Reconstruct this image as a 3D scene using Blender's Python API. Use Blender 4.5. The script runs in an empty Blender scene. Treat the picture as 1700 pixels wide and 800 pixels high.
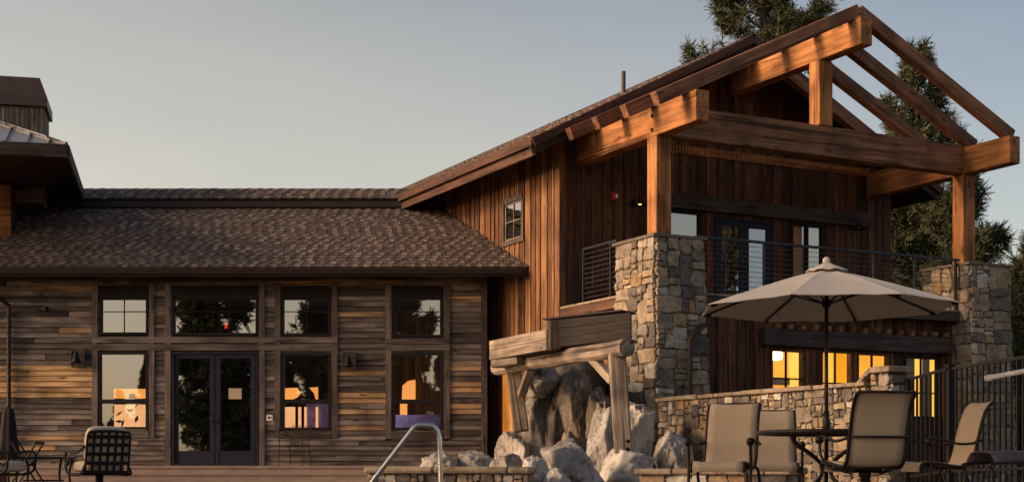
import bpy, math, random
from mathutils import Vector, Matrix, noise
R = math.radians
random.seed(7)
scene = bpy.context.scene
COL = scene.collection

# ------------------------------------------------------------------ camera, sky, sun, exposure
F = 2390.0; CX = 850.0; HY = 780.0; ZC = 0.35          # focal length and horizon of the 1700 px wide picture
cam_d = bpy.data.cameras.new("camera"); cam = bpy.data.objects.new("camera", cam_d); COL.objects.link(cam)
cam.location = (0, 0, ZC); cam.rotation_euler = (R(90), 0, 0)
cam_d.sensor_width = 36; cam_d.lens = F / 1700 * 36; cam_d.shift_y = (HY - 400) / 1700
cam_d.clip_start = 0.1; cam_d.clip_end = 3000
scene.camera = cam

SUN_EL, SUN_AZ = R(24), math.atan2(-.97, -.22)          # azimuth measured from +Y towards +X; the sun stands behind-left of the camera
world = bpy.data.worlds.new("World"); scene.world = world; world.use_nodes = True
wn = world.node_tree.nodes; wl = world.node_tree.links
sky = wn.new("ShaderNodeTexSky"); sky.sky_type = 'NISHITA'; sky.sun_disc = False
sky.sun_elevation = R(9); sky.sun_rotation = SUN_AZ
sky.air_density = 1.0; sky.dust_density = 3.0; sky.ozone_density = 1.2; sky.altitude = 600
hs = wn.new("ShaderNodeHueSaturation"); hs.inputs['Saturation'].default_value = .60
wl.new(sky.outputs[0], hs.inputs['Color'])
# thin dusk haze: the sky pales and warms towards the horizon
wtc = wn.new("ShaderNodeTexCoord"); wsx = wn.new("ShaderNodeSeparateXYZ"); wl.new(wtc.outputs['Generated'], wsx.inputs[0])
wma = wn.new("ShaderNodeMath"); wma.operation = 'MULTIPLY_ADD'; wma.inputs[1].default_value = .42; wl.new(wsx.outputs[0], wma.inputs[0]); wl.new(wsx.outputs[2], wma.inputs[2])
wr = wn.new("ShaderNodeValToRGB"); e = wr.color_ramp.elements; e[0].position = 0; e[0].color = (1.9, 1.52, 1.26, 1); e[1].position = .42; e[1].color = (.90, .91, .95, 1)
q_ = e.new(.20); q_.color = (1.60, 1.34, 1.11, 1)
wl.new(wma.outputs[0], wr.inputs[0])
wmx = wn.new("ShaderNodeMix"); wmx.data_type = 'RGBA'; wmx.blend_type = 'MULTIPLY'; wmx.inputs[0].default_value = 1; wl.new(hs.outputs[0], wmx.inputs[6]); wl.new(wr.outputs[0], wmx.inputs[7]); 
# barely visible high cloud
wmp = wn.new("ShaderNodeMapping"); wmp.inputs['Scale'].default_value = (1.5, 1.5, 7); wmp.inputs['Rotation'].default_value = (0, .35, 0); wl.new(wtc.outputs['Generated'], wmp.inputs[0])
wnz = wn.new("ShaderNodeTexNoise"); wnz.inputs['Scale'].default_value = 1.6; wnz.inputs['Detail'].default_value = 5; wl.new(wmp.outputs[0], wnz.inputs['Vector'])
wcr = wn.new("ShaderNodeValToRGB"); wcr.color_ramp.elements[0].position = .35; wcr.color_ramp.elements[0].color = (.95, .96, .97, 1); wcr.color_ramp.elements[1].position = .7; wcr.color_ramp.elements[1].color = (1.07, 1.05, 1.03, 1); wl.new(wnz.outputs[0], wcr.inputs[0])
wm2 = wn.new("ShaderNodeMix"); wm2.data_type = 'RGBA'; wm2.blend_type = 'MULTIPLY'; wm2.inputs[0].default_value = 1; wl.new(wmx.outputs[2], wm2.inputs[6]); wl.new(wcr.outputs[0], wm2.inputs[7]); wl.new(wm2.outputs[2], wn['Background'].inputs[0])
wn['Background'].inputs[1].default_value = 0.15
sd = bpy.data.lights.new("sun", 'SUN'); sun = bpy.data.objects.new("sun", sd); COL.objects.link(sun)
sd.energy = 2.8; sd.angle = R(13); sd.color = (1.0, .67, .40)
sdir = Vector((math.sin(SUN_AZ) * math.cos(SUN_EL), math.cos(SUN_AZ) * math.cos(SUN_EL), math.sin(SUN_EL)))
sun.rotation_euler = sdir.to_track_quat('Z', 'Y').to_euler(); sun.location = sdir * 60 + Vector((0, 0, 20))
vs = scene.view_settings
vs.view_transform = 'Standard'; vs.look = 'None'; vs.gamma = 1; vs.use_curve_mapping = False; vs.exposure = 0.3
scene.cycles.max_bounces = 6; scene.cycles.transparent_max_bounces = 12; scene.cycles.caustics_reflective = False
scene.cycles.caustics_refractive = False; scene.cycles.use_denoising = True

# ------------------------------------------------------------------ materials
def newmat(name):
    m = bpy.data.materials.new(name); m.use_nodes = True
    n = m.node_tree.nodes; l = m.node_tree.links
    return m, n, l, n['Principled BSDF']
def N(n, t, **kw):
    x = n.new(t)
    for k, v in kw.items():
        if k in x.inputs: x.inputs[k].default_value = v
        else: setattr(x, k, v)
    return x
def ramp(n, stops, interp='LINEAR'):
    r = n.new("ShaderNodeValToRGB"); r.color_ramp.interpolation = interp
    e = r.color_ramp.elements
    while len(e) < len(stops): e.new(.5)
    for i, (p, c) in enumerate(stops):
        e[i].position = p; e[i].color = (*c, 1)
    return r
def mul(n, l, a, b, f=1.0, mode='MULTIPLY'):
    x = n.new("ShaderNodeMix"); x.data_type = 'RGBA'; x.blend_type = mode
    x.inputs[0].default_value = f
    l.new(a, x.inputs[6])
    if isinstance(b, tuple): x.inputs[7].default_value = (*b, 1)
    else: l.new(b, x.inputs[7])
    return x.outputs[2]
def plain(name, c, rough=.6, metal=0.0, noise_amt=.25, nscale=6, bump=0.0, bscale=40):
    m, n, l, b = newmat(name)
    tc = N(n, "ShaderNodeTexCoord")
    nz = N(n, "ShaderNodeTexNoise", Scale=nscale, Detail=6.0); l.new(tc.outputs['Object'], nz.inputs['Vector'])
    lo = tuple(x * (1 - noise_amt) for x in c); hi = tuple(min(1, x * (1 + noise_amt)) for x in c)
    r = ramp(n, [(.3, lo), (.7, hi)]); l.new(nz.outputs[0], r.inputs[0]); l.new(r.outputs[0], b.inputs['Base Color'])
    b.inputs['Roughness'].default_value = rough; b.inputs['Metallic'].default_value = metal; b.inputs['Specular IOR Level'].default_value = .3
    if bump:
        n2 = N(n, "ShaderNodeTexNoise", Scale=bscale, Detail=4.0); l.new(tc.outputs['Object'], n2.inputs['Vector'])
        bp = N(n, "ShaderNodeBump", Strength=bump, Distance=.02); l.new(n2.outputs[0], bp.inputs['Height']); l.new(bp.outputs[0], b.inputs['Normal'])
    return m
def wood(name, stops, axis='X', grain=1.0, rnd='face', rough=.75, crack=.5, stain=.5, bump=.35):
    """long-grained wood; axis = direction of the grain in object space; stops = colours picked by the board's random number"""
    m, n, l, b = newmat(name)
    tc = N(n, "ShaderNodeTexCoord"); mp = N(n, "ShaderNodeMapping")
    at = N(n, "ShaderNodeAttribute", attribute_name="rnd"); oi = N(n, "ShaderNodeObjectInfo")
    rv = at.outputs['Fac'] if rnd == 'face' else oi.outputs['Random']
    # every board samples its own slice of the grain
    off = N(n, "ShaderNodeVectorMath", operation='SCALE'); off.inputs[0].default_value = (17.3, 31.7, 11.9)
    l.new(rv, off.inputs['Scale'])
    ad = N(n, "ShaderNodeVectorMath", operation='ADD'); l.new(tc.outputs['Object'], ad.inputs[0]); l.new(off.outputs[0], ad.inputs[1])
    s = {'X': (.9, 14, 14), 'Y': (14, .9, 14), 'Z': (14, 14, .9)}[axis]
    mp.inputs['Scale'].default_value = tuple(k * grain for k in s)
    l.new(ad.outputs[0], mp.inputs['Vector'])
    g = N(n, "ShaderNodeTexNoise", Scale=1.6, Detail=8.0, Roughness=.65, Distortion=.6); l.new(mp.outputs[0], g.inputs['Vector'])
    base = ramp(n, stops); l.new(rv, base.inputs[0])
    gr = ramp(n, [(.30, (.30, .28, .27)), (.5, (.88, .88, .88)), (.70, (1.42, 1.38, 1.34))]); l.new(g.outputs[0], gr.inputs[0])
    c = mul(n, l, base.outputs[0], gr.outputs[0])
    # checks: thin dark cracks along the grain
    mp2 = N(n, "ShaderNodeMapping"); mp2.inputs['Scale'].default_value = tuple(k * grain * (.55 if k < 2 else 1.3) for k in s); l.new(ad.outputs[0], mp2.inputs['Vector'])
    ck = N(n, "ShaderNodeTexNoise", Scale=1.1, Detail=3.0, Distortion=.3); l.new(mp2.outputs[0], ck.inputs['Vector'])
    cr = ramp(n, [(.33, (.16, .13, .12)), (.40, (1, 1, 1))]); l.new(ck.outputs[0], cr.inputs[0])
    c = mul(n, l, c, cr.outputs[0], crack)
    # weather stains with a shape of their own, and knots
    st = N(n, "ShaderNodeTexNoise", Scale=1.3, Detail=5.0); l.new(ad.outputs[0], st.inputs['Vector'])
    sr = ramp(n, [(.36, (.34, .33, .34)), (.52, (.95, .94, .93)), (.68, (1.25, 1.25, 1.25))]); l.new(st.outputs[0], sr.inputs[0])
    c = mul(n, l, c, sr.outputs[0], stain)
    mp3 = N(n, "ShaderNodeMapping"); mp3.inputs['Scale'].default_value = tuple(1.6 if k < 2 else 5.0 for k in s); l.new(ad.outputs[0], mp3.inputs['Vector'])
    vo = N(n, "ShaderNodeTexVoronoi", Scale=1.0); l.new(mp3.outputs[0], vo.inputs['Vector'])
    kr = ramp(n, [(.08, (.2, .15, .12)), (.18, (1, 1, 1))]); l.new(vo.outputs['Distance'], kr.inputs[0])
    c = mul(n, l, c, kr.outputs[0], .8)
    l.new(c, b.inputs['Base Color']); b.inputs['Roughness'].default_value = rough
    b.inputs['Specular IOR Level'].default_value = .25
    bp = N(n, "ShaderNodeBump", Strength=bump, Distance=.02)
    sm = N(n, "ShaderNodeMath", operation='ADD'); l.new(g.outputs[0], sm.inputs[0]); l.new(cr.outputs[0], sm.inputs[1])
    l.new(sm.outputs[0], bp.inputs['Height']); l.new(bp.outputs[0], b.inputs['Normal'])
    return m
def stone(name, stops, scale=4, bump=.6, stain=(.5, .42, .33), crack=0):
    m, n, l, b = newmat(name)
    tc = N(n, "ShaderNodeTexCoord"); at = N(n, "ShaderNodeAttribute", attribute_name="rnd")
    base = ramp(n, stops); l.new(at.outputs['Fac'], base.inputs[0])
    off = N(n, "ShaderNodeVectorMath", operation='SCALE'); off.inputs[0].default_value = (7.3, 3.7, 5.9); l.new(at.outputs['Fac'], off.inputs['Scale'])
    ad = N(n, "ShaderNodeVectorMath", operation='ADD'); l.new(tc.outputs['Object'], ad.inputs[0]); l.new(off.outputs[0], ad.inputs[1])
    n1 = N(n, "ShaderNodeTexNoise", Scale=scale, Detail=9.0, Roughness=.65); l.new(ad.outputs[0], n1.inputs['Vector'])
    r1 = ramp(n, [(.3, (.5, .48, .46)), (.5, (.95, .95, .95)), (.72, (1.3, 1.28, 1.22))]); l.new(n1.outputs[0], r1.inputs[0])
    c = mul(n, l, base.outputs[0], r1.outputs[0])
    n2 = N(n, "ShaderNodeTexNoise", Scale=scale * .35, Detail=4.0); l.new(ad.outputs[0], n2.inputs['Vector'])
    r2 = ramp(n, [(.45, (1, 1, 1)), (.65, stain)]); l.new(n2.outputs[0], r2.inputs[0])
    c = mul(n, l, c, r2.outputs[0], .55)
    if crack:
        wv = N(n, "ShaderNodeTexNoise", Scale=2.5, Detail=4.0); l.new(ad.outputs[0], wv.inputs['Vector'])
        wa = N(n, "ShaderNodeVectorMath", operation='MULTIPLY_ADD'); wa.inputs[1].default_value = (.45, .45, .45); l.new(wv.outputs['Color'], wa.inputs[0]); l.new(ad.outputs[0], wa.inputs[2])
        vc = N(n, "ShaderNodeTexVoronoi", Scale=1.7, feature='DISTANCE_TO_EDGE'); l.new(wa.outputs[0], vc.inputs['Vector'])
        rc = ramp(n, [(.0, (.18, .16, .15)), (.026, (1, 1, 1))]); l.new(vc.outputs['Distance'], rc.inputs[0]); c = mul(n, l, c, rc.outputs[0], crack)
        vs2 = N(n, "ShaderNodeTexVoronoi", Scale=1.7); l.new(wa.outputs[0], vs2.inputs['Vector'])
        rs2 = ramp(n, [(.0, (.72, .70, .68)), (1, (1.15, 1.13, 1.1))]); l.new(vs2.outputs['Color'], rs2.inputs[0]); c = mul(n, l, c, rs2.outputs[0], .8)
    l.new(c, b.inputs['Base Color']); b.inputs['Roughness'].default_value = .85; b.inputs['Specular IOR Level'].default_value = .25
    n3 = N(n, "ShaderNodeTexNoise", Scale=scale * 3.5, Detail=10.0, Roughness=.7); l.new(tc.outputs['Object'], n3.inputs['Vector'])
    bp = N(n, "ShaderNodeBump", Strength=bump, Distance=.04); l.new(n3.outputs[0], bp.inputs['Height']); l.new(bp.outputs[0], b.inputs['Normal'])
    return m
def glass(name, refl=.42, tint=(.55, .55, .52), gl=(1, 1, 1)):
    m, n, l, b = newmat(name); n.remove(b)
    out = n['Material Output']
    g = N(n, "ShaderNodeBsdfGlossy", Roughness=.012); g.inputs['Color'].default_value = (*gl, 1)
    tc = N(n, "ShaderNodeTexCoord"); nz = N(n, "ShaderNodeTexNoise", Scale=1.4, Detail=1.0); l.new(tc.outputs['Object'], nz.inputs['Vector'])
    bp = N(n, "ShaderNodeBump", Strength=.02, Distance=.05); l.new(nz.outputs[0], bp.inputs['Height']); l.new(bp.outputs[0], g.inputs['Normal'])
    t = N(n, "ShaderNodeBsdfTransparent"); t.inputs['Color'].default_value = (*tint, 1)
    fr = N(n, "ShaderNodeFresnel", IOR=1.5); ma = N(n, "ShaderNodeMath", operation='ADD', use_clamp=True); ma.inputs[1].default_value = refl
    l.new(fr.outputs[0], ma.inputs[0])
    ge = N(n, "ShaderNodeNewGeometry"); nb_ = N(n, "ShaderNodeMath", operation='SUBTRACT'); nb_.inputs[0].default_value = 1; l.new(ge.outputs['Backfacing'], nb_.inputs[1])
    mf = N(n, "ShaderNodeMath", operation='MULTIPLY'); l.new(ma.outputs[0], mf.inputs[0]); l.new(nb_.outputs[0], mf.inputs[1])      # only the outer face mirrors
    mx = N(n, "ShaderNodeMixShader"); l.new(mf.outputs[0], mx.inputs[0]); l.new(t.outputs[0], mx.inputs[1]); l.new(g.outputs[0], mx.inputs[2])
    l.new(mx.outputs[0], out.inputs[0]); return m
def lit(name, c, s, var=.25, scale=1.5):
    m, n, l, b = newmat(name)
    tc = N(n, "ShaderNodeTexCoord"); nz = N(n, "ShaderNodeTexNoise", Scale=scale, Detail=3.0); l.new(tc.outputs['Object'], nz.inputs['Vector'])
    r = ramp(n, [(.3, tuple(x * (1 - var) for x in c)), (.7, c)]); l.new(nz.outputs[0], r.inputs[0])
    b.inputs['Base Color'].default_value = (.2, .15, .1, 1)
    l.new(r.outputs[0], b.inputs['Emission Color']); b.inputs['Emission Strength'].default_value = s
    return m

M = {}
M['siding'] = wood("weathered siding", [(0, (.045, .036, .033)), (.3, (.115, .090, .078)), (.55, (.21, .172, .150)), (.72, (.30, .255, .228)), (.8, (.40, .25, .13)), (1, (.62, .40, .20))], 'X', stain=.85, crack=.8, grain=.42)
M['trim_v'] = wood("weathered trim upright", [(0, (.095, .076, .068)), (1, (.19, .154, .135))], 'Z', stain=.7)
M['trim_h'] = wood("weathered trim level", [(0, (.095, .076, .068)), (1, (.19, .154, .135))], 'X', stain=.7)
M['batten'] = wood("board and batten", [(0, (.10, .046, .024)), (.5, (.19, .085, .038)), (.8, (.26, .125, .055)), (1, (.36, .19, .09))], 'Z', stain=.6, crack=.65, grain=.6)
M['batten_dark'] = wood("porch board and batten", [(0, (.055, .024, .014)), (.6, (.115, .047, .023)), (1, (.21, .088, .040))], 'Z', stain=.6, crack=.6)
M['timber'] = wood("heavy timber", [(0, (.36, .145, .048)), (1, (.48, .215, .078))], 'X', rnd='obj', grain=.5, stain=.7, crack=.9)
M['rafter'] = wood("weathered rafter timber", [(0, (.20, .088, .046)), (1, (.30, .140, .076))], 'X', rnd='obj', grain=.5, stain=.7, crack=.85)
M['clad'] = wood("tan chimney cladding", [(0, (.22, .175, .13)), (1, (.36, .29, .21))], 'Z', stain=.6)
M['log'] = wood("bleached log", [(0, (.25, .20, .155)), (1, (.35, .285, .225))], 'X', rnd='obj', grain=.5, stain=.75, crack=.9)
M['plank'] = wood("grey flume planks", [(0, (.022, .018, .017)), (.5, (.035, .029, .026)), (1, (.10, .072, .055))], 'X', stain=.9, crack=.8)
M['fascia'] = wood("brown fascia boards", [(0, (.095, .047, .031)), (1, (.135, .068, .044))], 'X', rnd='obj', grain=.7, stain=.4, crack=.3)
M['soffit'] = wood("dark soffit boards", [(0, (.05, .026, .018)), (1, (.07, .036, .024))], 'X', rnd='obj', stain=.5)
M['header'] = wood("dark header beam", [(0, (.06, .045, .04)), (1, (.08, .06, .05))], 'X', rnd='obj', grain=.7, stain=.6)
M['dark_frame'] = plain("dark window frame", (.010, .0085, .010), .8)
M['door'] = plain("dark blue door paint", (.013, .014, .032), .7)
M['black_metal'] = plain("black iron", (.006, .0055, .006), .6, .0)
M['bronze'] = plain("bronze chair frame", (.035, .024, .017), .4, .5)
M['gutter'] = plain("brown gutter metal", (.028, .018, .016), .6)
M['rail'] = plain("grey green rail steel", (.035, .037, .042), .4, .6)
M['cable'] = plain("steel cable", (.16, .14, .13), .35, .8)
M['steel'] = plain("stainless steel", (.62, .58, .55), .22, 1.0, .08)
M['white'] = plain("white pole", (.78, .76, .74), .4)
M['glass'] = glass("window glass", .36, (.88, .84, .80), (.85, .82, .80))
M['glass_bal'] = glass("balcony glass", .36, (.9, .88, .85), (1, .88, .74))
M['glass_warm'] = glass("lower window glass", .0, (.95, .92, .88))
M['glass_dark'] = glass("door glass", .32, (.5, .5, .5))
M['blind'] = plain("pale window blind", (.78, .75, .70), .8, 0, .08)
M['curtain'] = plain("grey curtain", (.42, .42, .42), .9, 0, .15, 20)
M['shingle'] = stone("roof shingles", [(0, (.064, .046, .042)), (.4, (.11, .082, .072)), (.7, (.20, .150, .128)), (1, (.30, .23, .197))], 8, .4, (.7, .65, .6))
M['metal_roof'] = plain("standing seam metal", (.30, .31, .34), .5, .5, .1)
M['brown_metal'] = plain("brown chimney cap", (.085, .062, .056), .5, .3, .1)
M['masonry'] = stone("rubble stone", [(0, (.14, .125, .12)), (.25, (.25, .215, .185)), (.5, (.36, .30, .235)), (.72, (.42, .335, .235)), (.86, (.40, .265, .15)), (.91, (.48, .44, .38)), (1, (.62, .58, .52))], 7, .8)
M['mortar'] = plain("dark mortar", (.15, .125, .10), .95, 0, .3, 20, .5)
M['cap'] = stone("flat cap stone", [(0, (.30, .235, .175)), (1, (.42, .34, .25))], 6, .5)
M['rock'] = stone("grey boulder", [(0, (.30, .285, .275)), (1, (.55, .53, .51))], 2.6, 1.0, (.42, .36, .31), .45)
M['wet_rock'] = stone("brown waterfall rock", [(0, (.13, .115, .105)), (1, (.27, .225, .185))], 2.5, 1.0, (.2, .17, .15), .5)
M['sling'] = plain("tan sling fabric", (.58, .435, .295), .85, 0, .07, 3, .25, 260)
M['cushion'] = plain("beige cushion", (.47, .385, .30), .9, 0, .1, 5, .2, 150)
M['canvas'] = plain("beige canvas", (.62, .54, .46), .85, 0, .06, 3, .15, 200)
M['dark_sling'] = plain("dark sling fabric", (.05, .045, .06), .7)
M['table'] = plain("dark table top", (.03, .024, .02), .35, .2)
M['paver'] = plain("patio concrete", (.24, .19, .155), .85, 0, .2, 2, .2)
M['step'] = plain("step stone", (.30, .225, .185), .85, 0, .15, 3, .3)
M['ground'] = plain("dry ground", (.14, .115, .075), .95, 0, .3, .3)
M['needles'] = plain("pine needles", (.052, .060, .026), .7, 0, .5, .8)
M['needles_light'] = plain("sunny pine needles", (.085, .085, .035), .7, 0, .4, .8)
M['bark'] = plain("pine bark", (.085, .055, .038), .95, 0, .4, 5, .6)
M['red'] = plain("red alarm plastic", (.5, .02, .02), .4)
M['paper'] = plain("tan paper notice", (.52, .42, .28), .8, 0, .06)
M['room'] = plain("dim room wall", (.035, .028, .024), .9)
M['violet'] = plain("plain violet", (.32, .27, .58), .85)
M['cabinet'] = plain("reddish brown cabinet", (.13, .06, .04), .6)
M['lamp_white'] = lit("lamp globe", (1, .86, .55), 9, .02)
M['lamp_amber'] = lit("amber bulb", (1, .5, .12), 2.5, .02)
M['lit_orange'] = lit("glowing orange panel", (1.0, .40, .09), 1.7, .2)
M['lit_peach'] = lit("glowing peach panel", (1.0, .52, .25), 1.6, .15, 4)
M['lit_yellow'] = lit("glowing yellow wall", (1.0, .41, .02), 1.1, .35, 1.2)
M['lit_yellow2'] = lit("glowing pale yellow wall", (1.0, .54, .07), 1.15, .15, 1.2)
M['lit_amber'] = lit("glowing amber", (1.0, .38, .04), .8, .3, 2)
M['glow_boards'] = lit("glowing orange boards", (1.0, .30, .03), .62, .5, 3)
M['exit_red'] = lit("red light", (1, .05, .02), 1.2, .02)

# ------------------------------------------------------------------ helpers
def W(px, py, Y):                      # a point of the place seen at picture position (px, py) and standing Y metres away
    return Vector(((px - CX) / F * Y, Y, ZC + (HY - py) / F * Y))
class MB:
    def __init__(s): s.v = []; s.f = []; s.r = []
    def add(s, vs, fs, rnd=.5):
        o = len(s.v); s.v += [tuple(v) for v in vs]; s.f += [tuple(i + o for i in f) for f in fs]; s.r += [rnd] * len(fs)
    def box(s, x0, x1, y0, y1, z0, z1, rnd=.5, T=None):
        vs = [Vector((x, y, z)) for x in (x0, x1) for y in (y0, y1) for z in (z0, z1)]
        if T is not None: vs = [T @ v for v in vs]
        s.add(vs, [(0, 1, 3, 2), (4, 6, 7, 5), (0, 4, 5, 1), (2, 3, 7, 6), (0, 2, 6, 4), (1, 5, 7, 3)], rnd)
    def prism(s, poly, ext, rnd=.5):   # poly: list of 3D points, ext: vector
        n = len(poly); a = [Vector(p) for p in poly]; b = [p + Vector(ext) for p in a]
        s.add(a + b, [tuple(range(n - 1, -1, -1)), tuple(range(n, 2 * n))] + [(i, (i + 1) % n, n + (i + 1) % n, n + i) for i in range(n)], rnd)
    def tube(s, pts, r, k=8, rnd=.5, cap=True, flat=None):
        pts = [Vector(p) for p in pts]; rings = []; up = None
        rr = r if isinstance(r, (list, tuple)) else [r] * len(pts)
        for i, p in enumerate(pts):
            d = (pts[min(i + 1, len(pts) - 1)] - pts[max(i - 1, 0)]).normalized()
            if up is None:
                up = Vector((0, 0, 1)) if abs(d.z) < .9 else Vector((1, 0, 0))
            x = d.cross(up).normalized(); up = x.cross(d).normalized()
            rings.append([p + (x * math.cos(2 * math.pi * j / k) + up * math.sin(2 * math.pi * j / k) * (flat or 1)) * rr[i] for j in range(k)])
        vs = [v for ring in rings for v in ring]
        fs = [(i * k + j, i * k + (j + 1) % k, (i + 1) * k + (j + 1) % k, (i + 1) * k + j) for i in range(len(pts) - 1) for j in range(k)]
        if cap: fs += [tuple(range(k - 1, -1, -1)), tuple((len(pts) - 1) * k + j for j in range(k))]
        s.add(vs, fs, rnd)
    def lathe(s, prof, k=24, c=(0, 0, 0), rnd=.5):
        c = Vector(c); m = len(prof)
        vs = [c + Vector((r * math.cos(2 * math.pi * j / k), r * math.sin(2 * math.pi * j / k), z)) for j in range(k) for r, z in prof]
        fs = [(j * m + i, ((j + 1) % k) * m + i, ((j + 1) % k) * m + i + 1, j * m + i + 1) for j in range(k) for i in range(m - 1)]
        s.add(vs, fs, rnd)
    def build(s, name, mat, parent=None, smooth=False, bevel=0, loc=None, rot=None, sub=0):
        me = bpy.data.meshes.new(name); me.from_pydata(s.v, [], s.f); me.update()
        at = me.attributes.new("rnd", 'FLOAT', 'FACE'); at.data.foreach_set("value", s.r)
        if smooth: me.polygons.foreach_set("use_smooth", [True] * len(me.polygons))
        me.materials.append(mat)
        o = bpy.data.objects.new(name, me); COL.objects.link(o)
        if parent: o.parent = parent
        if loc is not None: o.location = loc
        if rot is not None: o.rotation_euler = rot
        if bevel:
            b = o.modifiers.new("bevel", 'BEVEL'); b.width = bevel; b.segments = 2; b.limit_method = 'ANGLE'
        if sub:
            b = o.modifiers.new("sub", 'SUBSURF'); b.levels = sub; b.render_levels = sub
        return o
def tag(o, label, cat, group=None):
    o['label'] = label; o['category'] = cat
    if group: o['group'] = group
    return o
def thing(name, label, cat, loc=(0, 0, 0), rz=0, group=None):
    o = bpy.data.objects.new(name, None); COL.objects.link(o); o.location = loc; o.rotation_euler = (0, 0, rz)
    o.empty_display_size = .3
    return tag(o, label, cat, group)
def struct(o): o['kind'] = 'structure'; return o
def copy_tree(o, parent=None):
    c = o.copy(); COL.objects.link(c)
    if parent: c.parent = parent
    for ch in list(o.children): copy_tree(ch, c)
    return c
BM = {}
def beam(name, p0, p1, w, h, mat, parent, roll=0, bevel=.012, seg=1, wob=0):
    """one squared timber as its own object, its length along local X; w across, h up"""
    p0 = Vector(p0); p1 = Vector(p1); d = p1 - p0; L = d.length; x = d.normalized()
    up = Vector((0, 0, 1)) if abs(x.z) < .95 else Vector((0, 1, 0))
    y = up.cross(x).normalized(); z = x.cross(y)
    mb = MB(); mb.box(0, L, -w / 2, w / 2, -h / 2, h / 2)
    o = mb.build(name, mat, parent, bevel=bevel)
    m = Matrix((x, y, z)).transposed().to_4x4(); m.translation = p0
    o.matrix_local = m; BM[o.name] = m
    if roll: o.matrix_local = m @ Matrix.Rotation(roll, 4, 'X')
    return o
def cells(x0, x1, z0, z1, holes):
    """cut a rectangle with rectangular holes into plain rectangles"""
    xs = sorted({x0, x1, *[min(max(h[0], x0), x1) for h in holes], *[min(max(h[1], x0), x1) for h in holes]})
    zs = sorted({z0, z1, *[min(max(h[2], z0), z1) for h in holes], *[min(max(h[3], z0), z1) for h in holes]})
    out = []
    for i in range(len(xs) - 1):
        run = None
        for j in range(len(zs) - 1):
            cx = (xs[i] + xs[i + 1]) / 2; cz = (zs[j] + zs[j + 1]) / 2
            solid = not any(h[0] < cx < h[1] and h[2] < cz < h[3] for h in holes)
            if solid and run and run[3] == zs[j]: run[3] = zs[j + 1]
            elif solid:
                if run: out.append(run)
                run = [xs[i], xs[i + 1], zs[j], zs[j + 1]]
        if run: out.append(run)
    return out
def spans(a, b, cuts):
    """the parts of [a,b] not covered by cuts"""
    out = [(a, b)]
    for c0, c1 in cuts:
        nxt = []
        for s, e in out:
            if c1 <= s or c0 >= e: nxt.append((s, e)); continue
            if c0 > s: nxt.append((s, c0))
            if c1 < e: nxt.append((c1, e))
        out = nxt
    return [p for p in out if p[1] - p[0] > .01]

def masonry(mb, P, w, h, size=.34, rng=None, mort=.010, thick=.05):
    """random rubble on a w x h face; P(a, b, out) maps to space"""
    rng = rng or random
    rects = []
    def split(x0, x1, z0, z1):
        dw, dh = x1 - x0, z1 - z0
        lim = size * rng.choice((.5, .7, 1.0, 1.2, 1.7))
        if dw > lim * 1.45 and dw >= dh * .85:
            t = rng.uniform(.35, .65); m = x0 + dw * t; split(x0, m, z0, z1); split(m, x1, z0, z1)
        elif dh > lim * .78:
            t = rng.uniform(.35, .65); m = z0 + dh * t; split(x0, x1, z0, m); split(x0, x1, m, z1)
        else: rects.append((x0, x1, z0, z1))
    split(0, w, 0, h)
    for x0, x1, z0, z1 in rects:
        dw, dh = x1 - x0, z1 - z0; j = min(dw, dh) * .21
        loop = []
        cut = min(dw, dh) * rng.uniform(.05, .24)
        for ax, az in ((x0 + cut, z0), (x0 + dw * .5, z0), (x1 - cut, z0), (x1, z0 + cut), (x1, z0 + dh * .5), (x1, z1 - cut),
                       (x1 - cut, z1), (x0 + dw * .5, z1), (x0 + cut, z1), (x0, z1 - cut), (x0, z0 + dh * .5), (x0, z0 + cut)):
            loop.append((ax + rng.uniform(-j, j) * .6, az + rng.uniform(-j, j) * .6))
        cx, cz = (x0 + x1) / 2, (z0 + z1) / 2; th = thick * rng.uniform(.55, 1.25); n = len(loop)
        def ring(ins, out):
            res = []
            for ax, az in loop:
                d = math.hypot(ax - cx, az - cz) + 1e-6; k = max(0.2, 1 - ins / d)
                res.append(P(cx + (ax - cx) * k, cz + (az - cz) * k, out))
            return res
        tx, tz = rng.uniform(-.25, .25), rng.uniform(-.25, .25)
        r0 = ring(mort, -.02); r1 = ring(mort * 1.1, th * .7); r2 = ring(mort + min(dw, dh) * .07, th * .98)
        r3 = []
        for ax, az in loop:
            k = .55; qx, qz = cx + (ax - cx) * k, cz + (az - cz) * k
            r3.append(P(qx, qz, th * (1 + tx * (ax - cx) + tz * (az - cz)) + rng.uniform(-.004, .007)))
        vs = r0 + r1 + r2 + r3 + [P(cx, cz, th * 1.03)]
        fs = []
        for k in range(3):
            for i in range(n): fs.append((k * n + i, k * n + (i + 1) % n, (k + 1) * n + (i + 1) % n, (k + 1) * n + i))
        for i in range(n): fs.append((3 * n + i, 3 * n + (i + 1) % n, 4 * n))
        mb.add(vs, fs, rng.random())
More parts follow.
